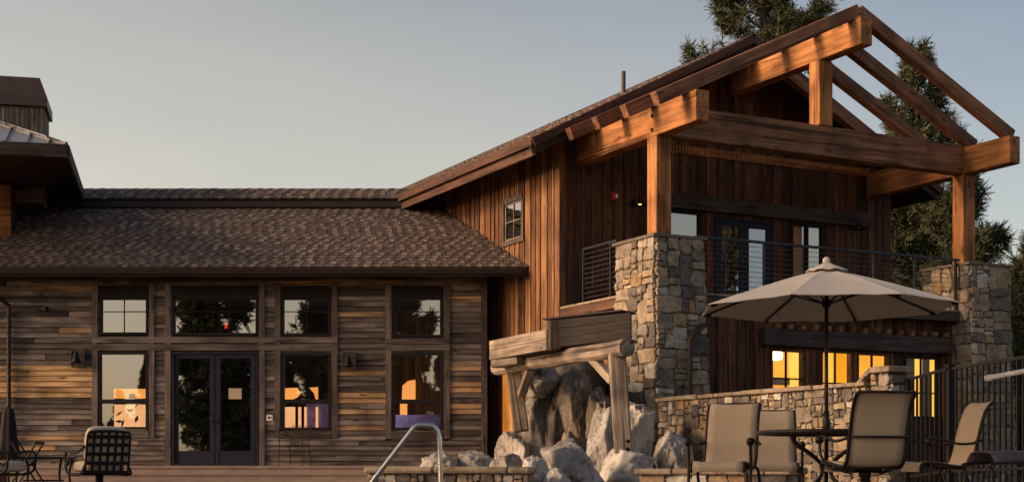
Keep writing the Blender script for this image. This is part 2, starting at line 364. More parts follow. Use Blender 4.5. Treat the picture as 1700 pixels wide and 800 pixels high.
def shingles(mb, O, a, b, nrm, L, Wd, keep=None, tab=.15, exp=.19, rng=None):
    """overlapping tabs on a roof slope: O corner at the eave, a along the eave, b up the slope"""
    rng = rng or random
    O, a, b, nrm = Vector(O), Vector(a).normalized(), Vector(b).normalized(), Vector(nrm).normalized()
    for r in range(int(Wd / exp) + 1):
        y0 = r * exp; y1 = min(y0 + exp * 1.25, Wd); x = -tab * (.5 + (r % 2) + .12 * rng.random()); k = 0
        while x < L:
            w = tab * rng.uniform(.92, 1.08); x0, x1 = max(x, 0), min(x + w - .006, L); x += w; k += 1
            if x1 - x0 < .01: continue
            mid = O + a * ((x0 + x1) / 2) + b * y0
            if keep and not keep(mid): continue
            hi = k % 2; t = rng.uniform(.02, .03) if hi else rng.uniform(.010, .016); dy = rng.uniform(-.006, .006) + (.0 if hi else .025)
            P = lambda xx, yy, o: O + a * xx + b * yy + nrm * o
            vs = [P(x0, y0 + dy, 0.001), P(x1, y0 + dy, .001), P(x0, y0 + dy, t), P(x1, y0 + dy, t), P(x0, y1, .004), P(x1, y1, .004)]
            mb.add(vs, [(0, 1, 3, 2), (2, 3, 5, 4), (0, 2, 4), (1, 5, 3)], rng.uniform(.42, .92) if hi else rng.uniform(.08, .5))
def smoothmin(vals, k=18):
    m = min(vals); return m - math.log(sum(math.exp(-k * (v - m)) for v in vals)) / k
import bmesh
_ico = {}
def ico(n):
    if n not in _ico:
        bm = bmesh.new(); bmesh.ops.create_icosphere(bm, subdivisions=n, radius=1)
        bm.verts.ensure_lookup_table()
        _ico[n] = ([v.co.copy() for v in bm.verts], [tuple(v.index for v in f.verts) for f in bm.faces]); bm.free()
    return _ico[n]
def boulder_mesh(mb, c, size, seed, planes=9, sharp=140, rnd=None, n=5, rot=0, rough=.05):
    """fractured rock: a ball cut by random planes, with creases and grit, scaled to the asked size"""
    rg = random.Random(seed); V, Fs = ico(n); pl = []
    for i in range(planes):
        d = Vector((rg.gauss(0, 1), rg.gauss(0, 1) - .3, rg.gauss(0, .8))).normalized(); pl.append((d, rg.uniform(.5, .84)))
    pl += [(Vector((rg.uniform(-.3, .3), rg.uniform(-.5, 0), 1)).normalized(), .72), (Vector((0, 0, -1)), .75)]
    off = Vector((seed * 3.1, seed * 1.7, seed * .9)); P = []
    for v in V:
        vals = [h / max(v.dot(d), .05) for d, h in pl] + [1.05]
        r = smoothmin(vals, sharp)
        r += rough * noise.fractal(v * 2.2 + off, 1.0, 2.0, 5) + rough * .45 * noise.fractal(v * 8 + off, .8, 2.0, 4)
        ck = noise.noise(v * 1.5 + off * 1.3 + Vector((.3, .3, .3)) * noise.noise(v * 4 + off)); ck2 = noise.noise(v * 2.6 - off)
        r -= .06 * math.exp(-(ck / .03) ** 2) + .035 * math.exp(-(ck2 / .03) ** 2)
        r += .05 * (noise.cell(v * 1.8 + off + Vector((.2, .2, .2)) * noise.noise(v * 5 - off)) - .5)
        P.append(v * r)
    lo = [min(p[k] for p in P) for k in range(3)]; hi = [max(p[k] for p in P) for k in range(3)]
    out = [Vector(tuple(((p[k] - lo[k]) / (hi[k] - lo[k]) - .5) * size[k] for k in range(3))) + Vector(c) for p in P]
    mb.add(out, Fs, rg.random() if rnd is None else rnd)
def boulder(label, px0, px1, py0, py1, Y, seed, depth=None, mat='rock', rot=0, planes=10, group='boulders of the rock garden', rnd=None):
    """a boulder filling the given outline at distance Y (bottom may run below ground)"""
    a, b = W(px0, py1, Y), W(px1, py0, Y)
    if py1 >= 715: a.z = -.05          # bedded in the ground
    w, h = b.x - a.x, b.z - a.z; d = depth or max(w, h) * .8
    mb = MB(); boulder_mesh(mb, (0, 0, 0), (w * 1.02, d * 1.05, h * 1.02), seed, planes, rnd=rnd)
    o = mb.build("boulder", M[mat], smooth=True, loc=((a.x + b.x) / 2, Y + d * .2, (a.z + b.z) / 2), rot=(0, 0, rot))
    return tag(o, label, 'rock', group)

# ------------------------------------------------------------------ ground
g = MB(); g.add([(-900, -900, -.06), (900, -900, -.06), (900, 1800, -.06), (-900, 1800, -.06)], [(0, 1, 2, 3)])
struct(g.build("ground", M['ground']))
g = MB(); g.box(-16, 9, 4, 29.5, -.05, 0); struct(g.build("patio", M['paver']))
# ================================================================== LEFT WING (low, horizontal siding)
YF = 31.0
fx = lambda px: (px - CX) / F * YF
fz = lambda py: ZC + (HY - py) / F * YF
DECK = fz(773)
g = MB()
for k in range(3):
    g.box(-14, fx(812), 29.35 + .38 * k - .01, 31.6, (k * DECK / 3) + .002, (k + 1) * DECK / 3)
    # thin nosing slab on every tread
    g.box(-14, fx(812), 29.35 + .38 * k - .03, 31.6, (k + 1) * DECK / 3 - .045, (k + 1) * DECK / 3 + .003)
struct(g.build("steps", M['step']))

wing = thing("pool_house", "long low wing with weathered horizontal siding, dark framed windows and brown shingle roof", "building", (0, YF, 0))
# openings (outer frame of each window / the door), from left to right
UP = [(165, 247, 477, 556), (286, 429, 477, 557), (467, 550, 477, 558), (651, 735, 478, 560)]
LO = [(163, 247, 583, 713), (467, 550, 584, 714), (651, 736, 584, 714)]
DOOR = (285, 430, 583, 773)
holes = [(fx(a), fx(b), fz(d), fz(c)) for a, b, c, d in UP + LO + [DOOR]]
XL, XR = -15.9, fx(808)
ZT = 4.45
# trim boards
tv = []   # upright trims (px0, px1, py0, py1)
for a, b, c, d in [(153, 163, 470, 726), (248, 257, 470, 726), (274, 284, 470, 773), (431, 440, 470, 773), (456, 466, 470, 726), (551, 561, 470, 726), (640, 650, 470, 728), (737, 747, 470, 728), (799, 809, 470, 773)]:
    tv.append((fx(a), fx(b), fz(d), fz(c)))
th = [(fx(153), fx(561), fz(582), fz(571)), (fx(640), fx(747), fz(582), fz(572)), (fx(163), fx(248), fz(726), fz(715)), (fx(466), fx(551), fz(727), fz(716)), (fx(650), fx(737), fz(728), fz(716)),
      (fx(153), fx(561), fz(569), fz(559)), (fx(640), fx(747), fz(571), fz(562))]
sid = MB(); rg = random.Random(11); z = DECK; row = 0
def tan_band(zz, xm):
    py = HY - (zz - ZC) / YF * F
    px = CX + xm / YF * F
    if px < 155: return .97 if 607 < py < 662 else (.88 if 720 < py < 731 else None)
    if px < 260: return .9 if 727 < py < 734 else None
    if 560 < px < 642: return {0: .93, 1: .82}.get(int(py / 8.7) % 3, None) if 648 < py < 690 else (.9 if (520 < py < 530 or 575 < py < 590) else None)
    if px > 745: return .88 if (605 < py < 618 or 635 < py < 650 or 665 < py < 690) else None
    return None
while z < ZT:
    h = .113 * rg.uniform(.92, 1.1); rowr = rg.random()
    cuts = [(a, b) for a, b, c, d in holes if c < z + h * .6 and d > z + h * .4] + [(a, b) for a, b, c, d in tv if c < z + h / 2 < d]
    for s, e in spans(XL, XR, cuts):
        x = s
        while x < e - .01:
            L = rg.uniform(1.2, 3.8); x1 = min(x + L, e)
            if e - x1 < .4: x1 = e
            r = min(.78, max(0, .28 + .5 * rg.random() * .9 + .18 * (rowr - .5)))
            if rg.random() < .06: r = .86
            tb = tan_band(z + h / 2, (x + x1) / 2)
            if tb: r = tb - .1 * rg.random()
            if rg.random() < .12: r *= .35
            y = rg.uniform(-.004, .004); t = rg.uniform(-.004, .005)
            T = None
            vs = [(x, .03, z + .002), (x1 - .003, .03, z + .002), (x1 - .003, -.022 + y, z + .002), (x, -.022 + y, z + .002),
                  (x, .03, z + h - .003), (x1 - .003, .03, z + h - .003), (x1 - .003, .004 + t, z + h - .003), (x, .004 + t, z + h - .003)]
            sid.add(vs, [(0, 1, 2, 3), (7, 6, 5, 4), (3, 2, 6, 7), (0, 3, 7, 4), (1, 5, 6, 2)], r)
            x = x1
    z += h; row += 1
sid.build("siding", M['siding'], wing)
bk = MB()
for a, b, c, d in cells(XL, XR, 0, ZT, holes): bk.box(a, b, .032, .14, c, d)
bk.build("wall", M['room'], wing)
for a, b, c, d in tv:
    t = MB(); t.box(a, b, -.04, .03, c, d); t.build("upright_trim", M['trim_v'], wing, bevel=.004).data.attributes['rnd'].data.foreach_set('value', [rg.random()] * 6)
for a, b, c, d in th:
    t = MB(); t.box(a + .001, b - .001, -.047, .03, c, d); t.build("level_trim", M['trim_h'], wing, bevel=.004).data.attributes['rnd'].data.foreach_set('value', [rg.random()] * 6)

def frame_rect(mb, a, b, c, d, w, y0, y1, wt=None):
    wt = wt or w
    mb.box(a, a + w, y0, y1, c, d); mb.box(b - w, b, y0, y1, c, d)
    mb.box(a + w, b - w, y0, y1, c, c + w); mb.box(a + w, b - w, y0, y1, d - wt, d)
def window(parent, a, b, c, d, fw=.06, top=None, mull=(), muntin=(), gl='glass', y=0.0, split=None):
    """frame mesh = the window part; panes and glazing bars are its sub-parts. split: height of a transom"""
    top = top or fw
    fr = MB(); frame_rect(fr, a, b, c, d, fw, y - .03, y + .11, top)
    cellz = [(c + fw, d - top)]
    if split:
        fr.box(a + fw, b - fw, y - .026, y + .10, split - .045, split + .045); cellz = [(c + fw, split - .045), (split + .045, d - top)]
    w = fr.build("window", M['dark_frame'], parent, bevel=.004)
    for z0, z1 in cellz:
        p = MB(); p.box(a + fw - .003, b - fw + .003, y + .03, y + .036, z0 - .003, z1 + .003); p.build("pane", M[gl], w)
    bars = MB()
    for kx in mull: bars.box(kx - .009, kx + .009, y + .012, y + .05, cellz[-1][0], cellz[-1][1])
    for kz in muntin: bars.box(a + fw, b - fw, y + .010, y + .052, kz - .009, kz + .009)
    if bars.v: bars.build("glazing_bar", M['dark_frame'], w)
    return w
for i, (a, b, c, d) in enumerate(UP):
    mid = (fx(a) + fx(b)) / 2 if i != 1 else fx(380)
    window(wing, fx(a) + .004, fx(b) - .004, fz(d) + .004, fz(c) - .004, .055, fz(c) - fz(497), (mid,), (fz(517),))
for a, b, c, d in LO:
    window(wing, fx(a) + .004, fx(b) - .004, fz(d) + .004, fz(c) - .004, .06, None, (), (), split=fz(666))
# double door
dr = MB(); frame_rect(dr, fx(286), fx(429), DECK + .004, fz(584), .045, -.03, .11)
dr = dr.build("door_frame", M['door'], wing)
for a, b in ((290.5, 356.5), (358, 424.5)):
    leaf = MB(); a0, b0 = fx(a), fx(b)
    st = fx(366) - fx(358)
    z0, z1 = DECK + .03, fz(588)
    leaf.box(a0, a0 + st - (.03 if a < 300 else 0), .0, .05, z0, z1); leaf.box(b0 - st, b0, .0, .05, z0, z1)
    leaf.box(a0 + st - .03, b0 - st, .0, .05, z0, fz(748)); leaf.box(a0 + st - .03, b0 - st, .0, .05, fz(595), z1)
    L = leaf.build("door", M['door'], wing, bevel=.004)
    p = MB(); p.box(a0 + .06, b0 - .06, .022, .03, fz(750), fz(593)); p.build("pane", M['glass_dark'], L)
    h = MB(); hx = b0 - .05 if a < 300 else a0 + .05
    h.tube([(hx, -.002, fz(700)), (hx, -.05, fz(700)), (hx, -.05, fz(688)), (hx, -.002, fz(688))], .012); h.build("handle", M['black_metal'], L, smooth=True)
# interior of the wing: dim room, warm openings at the back as self-glowing panels
rm = MB(); rm.box(XL, XR, 6.0, 6.1, 0, 4.4); rm.box(XL, XR, .2, 6, 4.3, 4.4); rm.box(XL, XR, .2, 6, DECK - .1, DECK - .02); rm.box(XL, XL + .1, .2, 6, 0, 4.3); rm.box(XR - .1, XR, .2, 6, 0, 4.3)
rm.build("room", M['room'], wing)
def back(px0, px1, py0, py1, Yd, mat, name, t=.03):
    a, b = W(px0, py1, Yd), W(px1, py0, Yd); m = MB(); m.box(a.x, b.x, Yd - YF, Yd - YF + t, a.z, b.z); return m.build(name, M[mat], wing)
def backpoly(pts, Yd, mat, name):
    m = MB(); m.prism([(p.x, p.y - YF, p.z) for p in (W(a, b, Yd) for a, b in pts)], (0, .03, 0)); return m.build(name, M[mat], wing)
back(189, 243, 645, 661, 35.5, 'lit_orange', 'glow_opening')
back(189, 243, 671, 720, 35.0, 'lit_peach', 'glow_opening')
back(214, 224, 653, 662, 35.3, 'cabinet', 'vase')
pm = MB(); rgp = random.Random(5)
for k in range(9):
    p = W(rgp.uniform(190, 245), rgp.uniform(672, 712), rgp.uniform(32.2, 33)); p.y -= YF; a = rgp.uniform(-.6, 1.4); l_, w_ = rgp.uniform(.10, .22), rgp.uniform(.02, .045)
    d_ = Vector((math.cos(a), .2, math.sin(a))); e_ = Vector((-math.sin(a), 0, math.cos(a)))
    pm.prism([p, p + d_ * l_ * .5 + e_ * w_, p + d_ * l_, p + d_ * l_ * .5 - e_ * w_], (0, .008, 0))
pm.build("indoor_plant", M['cushion'], wing)
back(170, 189, 668, 716, 31.35, 'curtain', 'curtain')
backpoly([(470, 644), (494, 643), (499, 652), (495, 658), (486, 663), (470, 663)], 35.5, 'lit_orange', 'glow_opening')
backpoly([(513, 643), (528, 642), (528, 663), (524, 663), (521, 652)], 35.5, 'lit_orange', 'glow_opening')
for a, b in ((472, 490), (495, 500), (505, 509), (524, 528)): back(a, b, 675, 712, 35.2, 'lit_peach', 'glow_opening')
backpoly([(668, 640), (677, 632), (699, 628), (699, 664), (667, 664)], 35.5, 'lit_orange', 'glow_opening')
backpoly([(711, 626), (734, 621), (734, 664), (728, 664), (726, 660), (711, 660)], 35.5, 'lit_orange', 'glow_opening')
back(664, 676, 668, 690, 35.2, 'lit_orange', 'glow_opening')
back(710, 731, 672, 692, 35.2, 'lit_orange', 'glow_opening')
back(509, 548, 668, 716, 35.3, 'violet', 'violet_panel')  # violet panels for the purple tone in the lower panes
back(655, 735, 688, 716, 33.0, 'violet', 'violet_panel')
back(373, 377, 536, 545, 34.5, 'exit_red', 'red_indicator')
for px in (600,):
    pl = bpy.data.lights.new("room_fill", 'POINT'); pl.energy = 70; pl.color = (1, .85, .9); pl.shadow_soft_size = .2  # added unseen light that brightens the violet panels
    o = bpy.data.objects.new("room_fill", pl); COL.objects.link(o); o.location = W(px, 640, 32.4); o.location.z = 2.0
# roof of the wing
S = .5; n_up = Vector((0, -S, 1)).normalized(); b_up = Vector((0, 1, S)).normalized()
ZE = ZC + (HY - 444) / F * 30.2
wallX = lambda Y: .19 - (Y - 30.2) * .5206 + .12
RL = -16.0
rf = MB(); keep = lambda p: p.x < wallX(p.y)
shingles(rf, (RL, 30.17, ZE), (1, 0, 0), b_up, n_up, 17.0, 4.0 * math.sqrt(1 + S * S) + .02, keep, .12, .19, random.Random(3))
rf = rf.build("roof", M['shingle'], wing); rf.location = (0, -YF, 0)
sl = MB()   # roof slab under the shingles, cut along the tall wing's wall
def slab(mb, y0, z0, y1, z1, t):
    poly = [(RL, y0, z0), (wallX(y0), y0, z0), (wallX(y1), y1, z1), (RL, y1, z1)]
    mb.prism([(x, y - YF, zz - t) for x, y, zz in poly], (0, 0, t - .004))
slab(sl, 30.2, ZE, 34.2, ZE + 4 * S, .14); sl.build("soffit", M['soffit'], wing)
ft = MB(); ft.box(RL, fx(868) * 30.17 / YF, 30.12 - YF, 30.2 - YF, ZE - .19, ZE - .02); ft.build("fascia", M['gutter'], wing)
gt = MB(); gx = (868 - CX) / F * 30.1
gt.prism([(RL, 30.115 - YF, ZE - .15), (RL, 30.04 - YF, ZE - .15), (RL, 30.0 - YF, ZE - .06), (RL, 29.99 - YF, ZE - .02), (RL, 30.0 - YF, ZE - .02), (RL, 30.05 - YF, ZE - .135), (RL, 30.115 - YF, ZE - .135)], (gx - RL, 0, 0))
gt.build("gutter", M['gutter'], wing)
ds = MB(); dx = fx(17)
ds.tube([(fx(-14), -.72, ZE - .15), (fx(-12), -.7, ZE - .3), (dx, -.09, fz(508)), (dx, -.085, fz(525)), (dx, -.085, .5)], .045, 10); ds.build("downspout", M['gutter'], wing)
# second, upper tier at the ridge
Z1 = ZE + 4 * S
up = MB(); up.box(RL, wallX(34.2) + .2, 33.93 - YF, 34.0 - YF, Z1 - .05, Z1 + .13); up.box(RL, wallX(34.2) + .2, 34.002 - YF, 34.3 - YF, Z1 - .3, Z1 + .12); up.build("clerestory_fascia", M['gutter'], wing)
rf2 = MB(); z2 = Z1 + .14
shingles(rf2, (RL, 33.9, z2), (1, 0, 0), b_up, n_up, 17, .75 * math.sqrt(1 + S * S) + .02, lambda p: p.x < wallX(p.y) + .3, .135, .2, random.Random(4))
rf2 = rf2.build("roof", M['shingle'], wing); rf2.location = (0, -YF, 0)
s2 = MB(); s2.prism([(RL, 33.93 - YF, z2 - .03), (RL, 34.65 - YF, z2 + .75 * S - .012), (RL, 45 - YF, z2 - 4.5), (RL, 45 - YF, z2 - 5), (RL, 33.93 - YF, z2 - .05)], (wallX(34.9) + .2 - RL, 0, 0)); s2.build("roof_deck", M['shingle'], wing)

# ================================================================== RIGHT WING (tall gabled lodge with the timber porch)
A = R(27.5); U = Vector((math.cos(A), math.sin(A), 0)); V = Vector((-math.sin(A), math.cos(A), 0))
P0 = Vector((2.74, 26.8, 0))
lodge = thing("gabled_lodge", "two storey board and batten lodge with heavy timber gable porch over stone piers", "building", P0, A)
def on_u(u, px):         # v where the sight line at px meets the wall plane u
    k = (px - CX) / F; p = P0 + U * u
    return (p.x - k * p.y) / (k * V.y - V.x)
def on_v(v, px):
    k = (px - CX) / F; p = P0 + V * v
    return (k * p.y - p.x) / (U.x - k * U.y)
def zat(u, v, py): return ZC + (HY - py) / F * (P0 + U * u + V * v).y
UL, UR, VW, VB = -.52, 8.2, 2.83, 18.0        # left wall, right wall, porch wall, back
FLOOR = ZC + 3.28
RU = 3.82; RZ = ZC + 9.2; RS = .515          # roof ridge line, height, slope
EU = 1.47                                     # eave overhang beyond u=0 / u=7.64
rz = lambda u: RZ - RS * abs(u - RU)
def boards(mb, a0, a1, z0, ztop, holes, P, rg, w=.24, bat=.055, lo=0, hi=1):
    """vertical boards with battens over the joints; P(a, out, z)"""
    x = a0
    while x < a1 - .02:
        bw = w * rg.uniform(.8, 1.25); x1 = min(x + bw, a1); zt = ztop((x + x1) / 2)
        def put(p, q, o0, o1, r):
            for c0, c1, d0, d1 in cells(p, q, z0, zt, [h for h in holes if h[0] < q and h[1] > p]):
                vs = [P(xx, oo, zz) for xx in (c0, c1) for oo in (o0, o1) for zz in (d0, d1)]
                mb.add(vs, [(0, 1, 3, 2), (4, 6, 7, 5), (0, 4, 5, 1), (2, 3, 7, 6), (0, 2, 6, 4), (1, 5, 7, 3)], r)
        put(x, x1 - .002, -.03, rg.uniform(0, .004), lo + (hi - lo) * rg.random())
        if x1 < a1 - .05: put(x1 - bat / 2, x1 + bat / 2, .002, .024, lo + (hi - lo) * rg.random())
        x = x1
# side wall (lit, faces left)
va, vb = on_u(UL, 839), on_u(UL, 868)
sw = (min(va, vb), max(va, vb), zat(UL, va, 402), zat(UL, va, 342) + .02)
dv0, dv1 = on_u(UL, 852), on_u(UL, 833)
glow_hole = (dv0, dv1, .5, zat(UL, dv0, 598))
mb = MB(); boards(mb, VW, VB, -.05, lambda a: rz(UL) - .15, [sw, glow_hole], lambda a, o, z: (UL - o, a, z), random.Random(5), .24, .06, .2, 1)
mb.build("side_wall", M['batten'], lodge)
bk = MB()
for a, b, c, d in cells(VW + .05, VB, 0, rz(UL) - .2, [sw, glow_hole]): bk.box(UL + .031, UL + .15, a, b, c, d)
bk.build("wall_core", M['room'], lodge)
cb = MB(); cb.box(UL - .045, UL + .1, VW - .045, VW + .10, FLOOR - .3, rz(UL) - .2, .6); cb.build("corner_board", M['batten'], lodge, bevel=.006)
# small window in the side wall
sf = MB()
for q0, q1, q2, q3 in ((sw[0] - .05, sw[1] + .05, sw[3], sw[3] + .1), (sw[0] - .1, sw[1] + .1, sw[2] - .1, sw[2] - .0), (sw[0] - .1, sw[0], sw[2], sw[3]), (sw[1], sw[1] + .1, sw[2], sw[3])): sf.box(UL - .05, UL + .05, q0, q1, q2, q3)
sf = sf.build("window", M['trim_v'], lodge, bevel=.004)
ss = MB(); ym, zm = (sw[0] + sw[1]) / 2, (sw[2] + sw[3]) / 2
for q in ((sw[0], sw[0] + .04, sw[2], sw[3]), (sw[1] - .04, sw[1], sw[2], sw[3]), (sw[0] + .04, sw[1] - .04, sw[2], sw[2] + .04), (sw[0] + .04, sw[1] - .04, sw[3] - .04, sw[3]), (ym - .011, ym + .011, sw[2] + .04, sw[3] - .04)): ss.box(UL - .01, UL + .03, *q)
ss.box(UL - .008, UL + .028, sw[0] + .04, ym - .011, zm - .011, zm + .011); ss.box(UL - .008, UL + .028, ym + .011, sw[1] - .04, zm - .011, zm + .011)
ss.build("sash", M['clad'], sf)
p = MB(); p.box(UL + .005, UL + .012, sw[0] + .02, sw[1] - .02, sw[2] + .02, sw[3] - .02); p.build("pane", M['glass'], sf)
p = MB(); p.box(UL + .4, UL + .5, sw[0] - .5, sw[1] + .5, sw[2] - .5, sw[3] + .5); p.build("room", M['room'], sf)
# added glowing panel low on the wall, standing for the orange light there
p = MB(); p.box(UL + .02, UL + .05, dv0, dv1, .5, glow_hole[3]); p.build("glow_panel", M['glow_boards'], lodge)
# porch wall (upper floor, faces the porch)
vh = [  # (px0, px1, py top, py bottom) on v = VW
    (1108, 1163, 347, 420), (1186, 1282, 360, 484), (1311, 1366, 369, 484)]
hv = []
for a, b, c, d in vh:
    u0, u1 = on_v(VW, a), on_v(VW, b); hv.append((u0, u1, FLOOR + .03 if d > 450 else zat(u0, VW, d), zat(u0, VW, c)))
hv[1] = (hv[1][0], hv[1][1], FLOOR + .02, hv[1][3]); hv[2] = (hv[2][0], hv[2][1], FLOOR + .25, hv[2][3])
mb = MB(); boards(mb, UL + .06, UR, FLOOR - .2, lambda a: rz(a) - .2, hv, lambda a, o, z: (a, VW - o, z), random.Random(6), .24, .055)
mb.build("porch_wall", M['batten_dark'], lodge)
bk = MB()
for a, b, c, d in cells(UL + .16, UR, FLOOR - .2, 6.5, hv): bk.box(a, b, VW + .032, VW + .15, c, d)
bk.build("wall_core", M['room'], lodge)
beam("header", (on_v(VW, 1104), VW - .05, hv[0][3] + .17), (on_v(VW, 1440), VW - .05, hv[0][3] + .17), .16, .3, M['header'], lodge)
for i, (a, b, c, d) in enumerate(hv):
    if i != 1:
        w = MB(); frame_rect(w, a, b, c, d, .06, VW - .05, VW + .08)
        if i == 2: w.box((a + b) / 2 - .03, (a + b) / 2 + .03, VW - .045, VW + .075, c + .06, d - .06)
        w = w.build("window", M['dark_frame'], lodge, bevel=.004)
        p = MB(); p.box(a + .05, b - .05, VW + .01, VW + .016, c + .05, d - .05); p.build("pane", M['glass_bal'], w)
        p = MB(); p.box(a + .03, b - .03, VW + .07, VW + .079, c + .05, d - .05); p.build("blind", M['blind'], w)
    else:
        m = (a + b) / 2; w = MB(); frame_rect(w, a, b, c, d, .05, VW - .05, VW + .08); w = w.build("door_frame", M['door'], lodge)
        for q0, q1, cur in ((a + .053, m - .003, 0), (m + .003, b - .053, 1)):
            lf = MB(); frame_rect(lf, q0, q1, c + .052, d - .053, .12, VW - .03, VW + .03); lf = lf.build("door", M['door'], lodge, bevel=.004)
            p = MB(); p.box(q0 + .11, q1 - .11, VW, VW + .006, c + .15, d - .16); p.build("pane", M['glass'], lf)
            if cur: p = MB(); p.box(q0 + .1, q1 - .1, VW + .06, VW + .069, c + .1, d - .1); p.build("curtain", M['curtain'], lf)
            h = MB(); hx = q1 - .06 if not cur else q0 + .06
            h.tube([(hx, VW - .03, FLOOR + 1.0), (hx, VW - .08, FLOOR + 1.0), (hx, VW - .08, FLOOR + 1.15)], .012); h.build("handle", M['black_metal'], lf)
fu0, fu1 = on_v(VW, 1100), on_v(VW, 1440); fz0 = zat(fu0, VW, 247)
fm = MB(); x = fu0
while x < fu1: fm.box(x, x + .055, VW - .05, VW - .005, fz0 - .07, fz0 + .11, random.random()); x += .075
fm.build("glow_slats", M['timber'], lodge)  # slat strip added in orange timber for the glow under the ceiling
p = MB(); p.box(UL + .3, UR - .3, VW + 2.5, VW + 2.6, FLOOR, 6.6); p.box(UL + .3, UR - .3, VW + .2, VW + 2.5, 6.5, 6.6); p.build("room", M['room'], lodge)
# the right flank wall and the back
mb = MB(); boards(mb, VW, VB, -.05, lambda a: rz(UL) - .15, [], lambda a, o, z: (UR + o, a, z), random.Random(8), .3, .06); mb.build("side_wall", M['batten_dark'], lodge)
mb = MB(); boards(mb, .6, VW - .04, -.05, lambda a: FLOOR - .24, [], lambda a, o, z: (UL + .07 - o, a, z), random.Random(18), .24, .055, .2, 1); mb.build("lower_wall", M['batten'], lodge)
# main roof
roof_back = 21.5; EL = -EU; ER = 7.64 + EU; VFR = 2.22
sl_n = math.sqrt(1 + RS * RS); ezl = rz(EL)
rl = MB(); shingles(rl, (EL, VFR - .03, ezl), (0, 1, 0), (1, 0, RS), (-RS, 0, 1), roof_back - VFR, (RU - EL) * sl_n, None, .16, .2, random.Random(9)); rl.build("roof", M['shingle'], lodge)
rr = MB(); shingles(rr, (ER, VFR - .03, rz(ER)), (0, 1, 0), (-1, 0, RS), (RS, 0, 1), roof_back - VFR, (ER - RU) * sl_n, None, .3, .25, random.Random(10)); rr.build("roof", M['shingle'], lodge)
sl = MB(); t = .16
sl.prism([(EL, VFR, ezl - .006), (RU, VFR, RZ - .006), (ER, VFR, rz(ER) - .006), (ER, VFR, rz(ER) - t), (RU, VFR, RZ - t), (EL, VFR, ezl - t)], (0, roof_back - VFR, 0)); sl.build("soffit", M['soffit'], lodge)
cp = MB(); cp.prism([(RU - .16, VFR - .06, RZ - .06), (RU, VFR - .06, RZ + .045), (RU + .16, VFR - .06, RZ - .06), (RU, VFR - .06, RZ + .015)], (0, roof_back - VFR + .06, 0)); cp.build("ridge_cap", M['gutter'], lodge)
# fascia: two stepped boards along the eave, rake boards on the gable
beam("eave_fascia", (EL - .03, VFR - .02, ezl - .07), (EL - .03, roof_back, ezl - .07), .05, .17, M['fascia'], lodge, bevel=.006)
beam("eave_fascia", (EL + .05, VFR, ezl - .235), (EL + .05, roof_back, ezl - .235), .05, .20, M['fascia'], lodge, bevel=.006)
beam("eave_fascia", (ER + .03, VFR, ezl - .12), (ER + .03, roof_back, ezl - .12), .05, .26, M['fascia'], lodge, bevel=.006)
for (x0, x1) in ((EL - .02, RU), (ER + .02, RU)):
    beam("rake_board", (x0, VFR - .04, rz(x0) - .08), (x1, VFR - .04, RZ - .08), .05, .17, M['fascia'], lodge, bevel=.006)
    beam("rake_board", (x0, VFR + .03, rz(x0) - .24), (x1, VFR + .03, RZ - .24), .05, .17, M['header'], lodge, bevel=.006)
vp = MB(); pv = on_u(2.2, 1035); pu = 2.2
vp.lathe([(.0, .50), (.05, .50), (.05, 0), (.09, -.02), (.1, -.08)], 14, (pu, pv, rz(pu) + .0)); vp.build("vent_pipe", M['brown_metal'], lodge, smooth=False)
# stone piers
PT = ZC + 4.27
def pier(u0, u1, v0, v1, seed, size):
    top = PT; b = .13
    core = MB()
    tp = [(u0, v0), (u1, v0), (u1, v1), (u0, v1)]; bt = [(u0 - b * .3, v0 - b), (u1 + b, v0 - b), (u1 + b, v1), (u0 - b * .3, v1)]
    core.add([(x, y, 0) for x, y in bt] + [(x, y, top - .05) for x, y in tp], [(0, 1, 5, 4), (1, 2, 6, 5), (2, 3, 7, 6), (3, 0, 4, 7), (4, 5, 6, 7)])
    P = core.build("stone_pier", M['mortar'], lodge)
    st = MB(); rg = random.Random(seed)
    def lerp2(a, bb, s): return (a[0] + (bb[0] - a[0]) * s, a[1] + (bb[1] - a[1]) * s)
    for i, (fxn) in enumerate(((0, 1, (0, -1)), (1, 2, (1, 0)), (3, 0, (-1, 0)))):
        i0, i1, no = fxn; wd = math.dist(tp[i0], tp[i1])
        def Pm(a, z, o, i0=i0, i1=i1, no=no, wd=wd):
            s = (a + .0) / wd; k = z / top
            q = lerp2(lerp2(bt[i0], bt[i1], s), lerp2(tp[i0], tp[i1], s), k)
            return (q[0] + no[0] * o, q[1] + no[1] * o, z)
        masonry(st, Pm, wd, top - .04, size, rg, .008, .05)
    st.build("stones", M['masonry'], P, smooth=False)
    c = MB(); c.box(u0 - .07, u1 + .07, v0 - .07, v1 + .06, top - .06, top - .0); c.build("pier_cap", M['mortar'], P, bevel=.01)
pier(-.52, .52, -.65, .66, 21, .36)
pier(7.14, 8.24, -.65, .66, 22, .42)
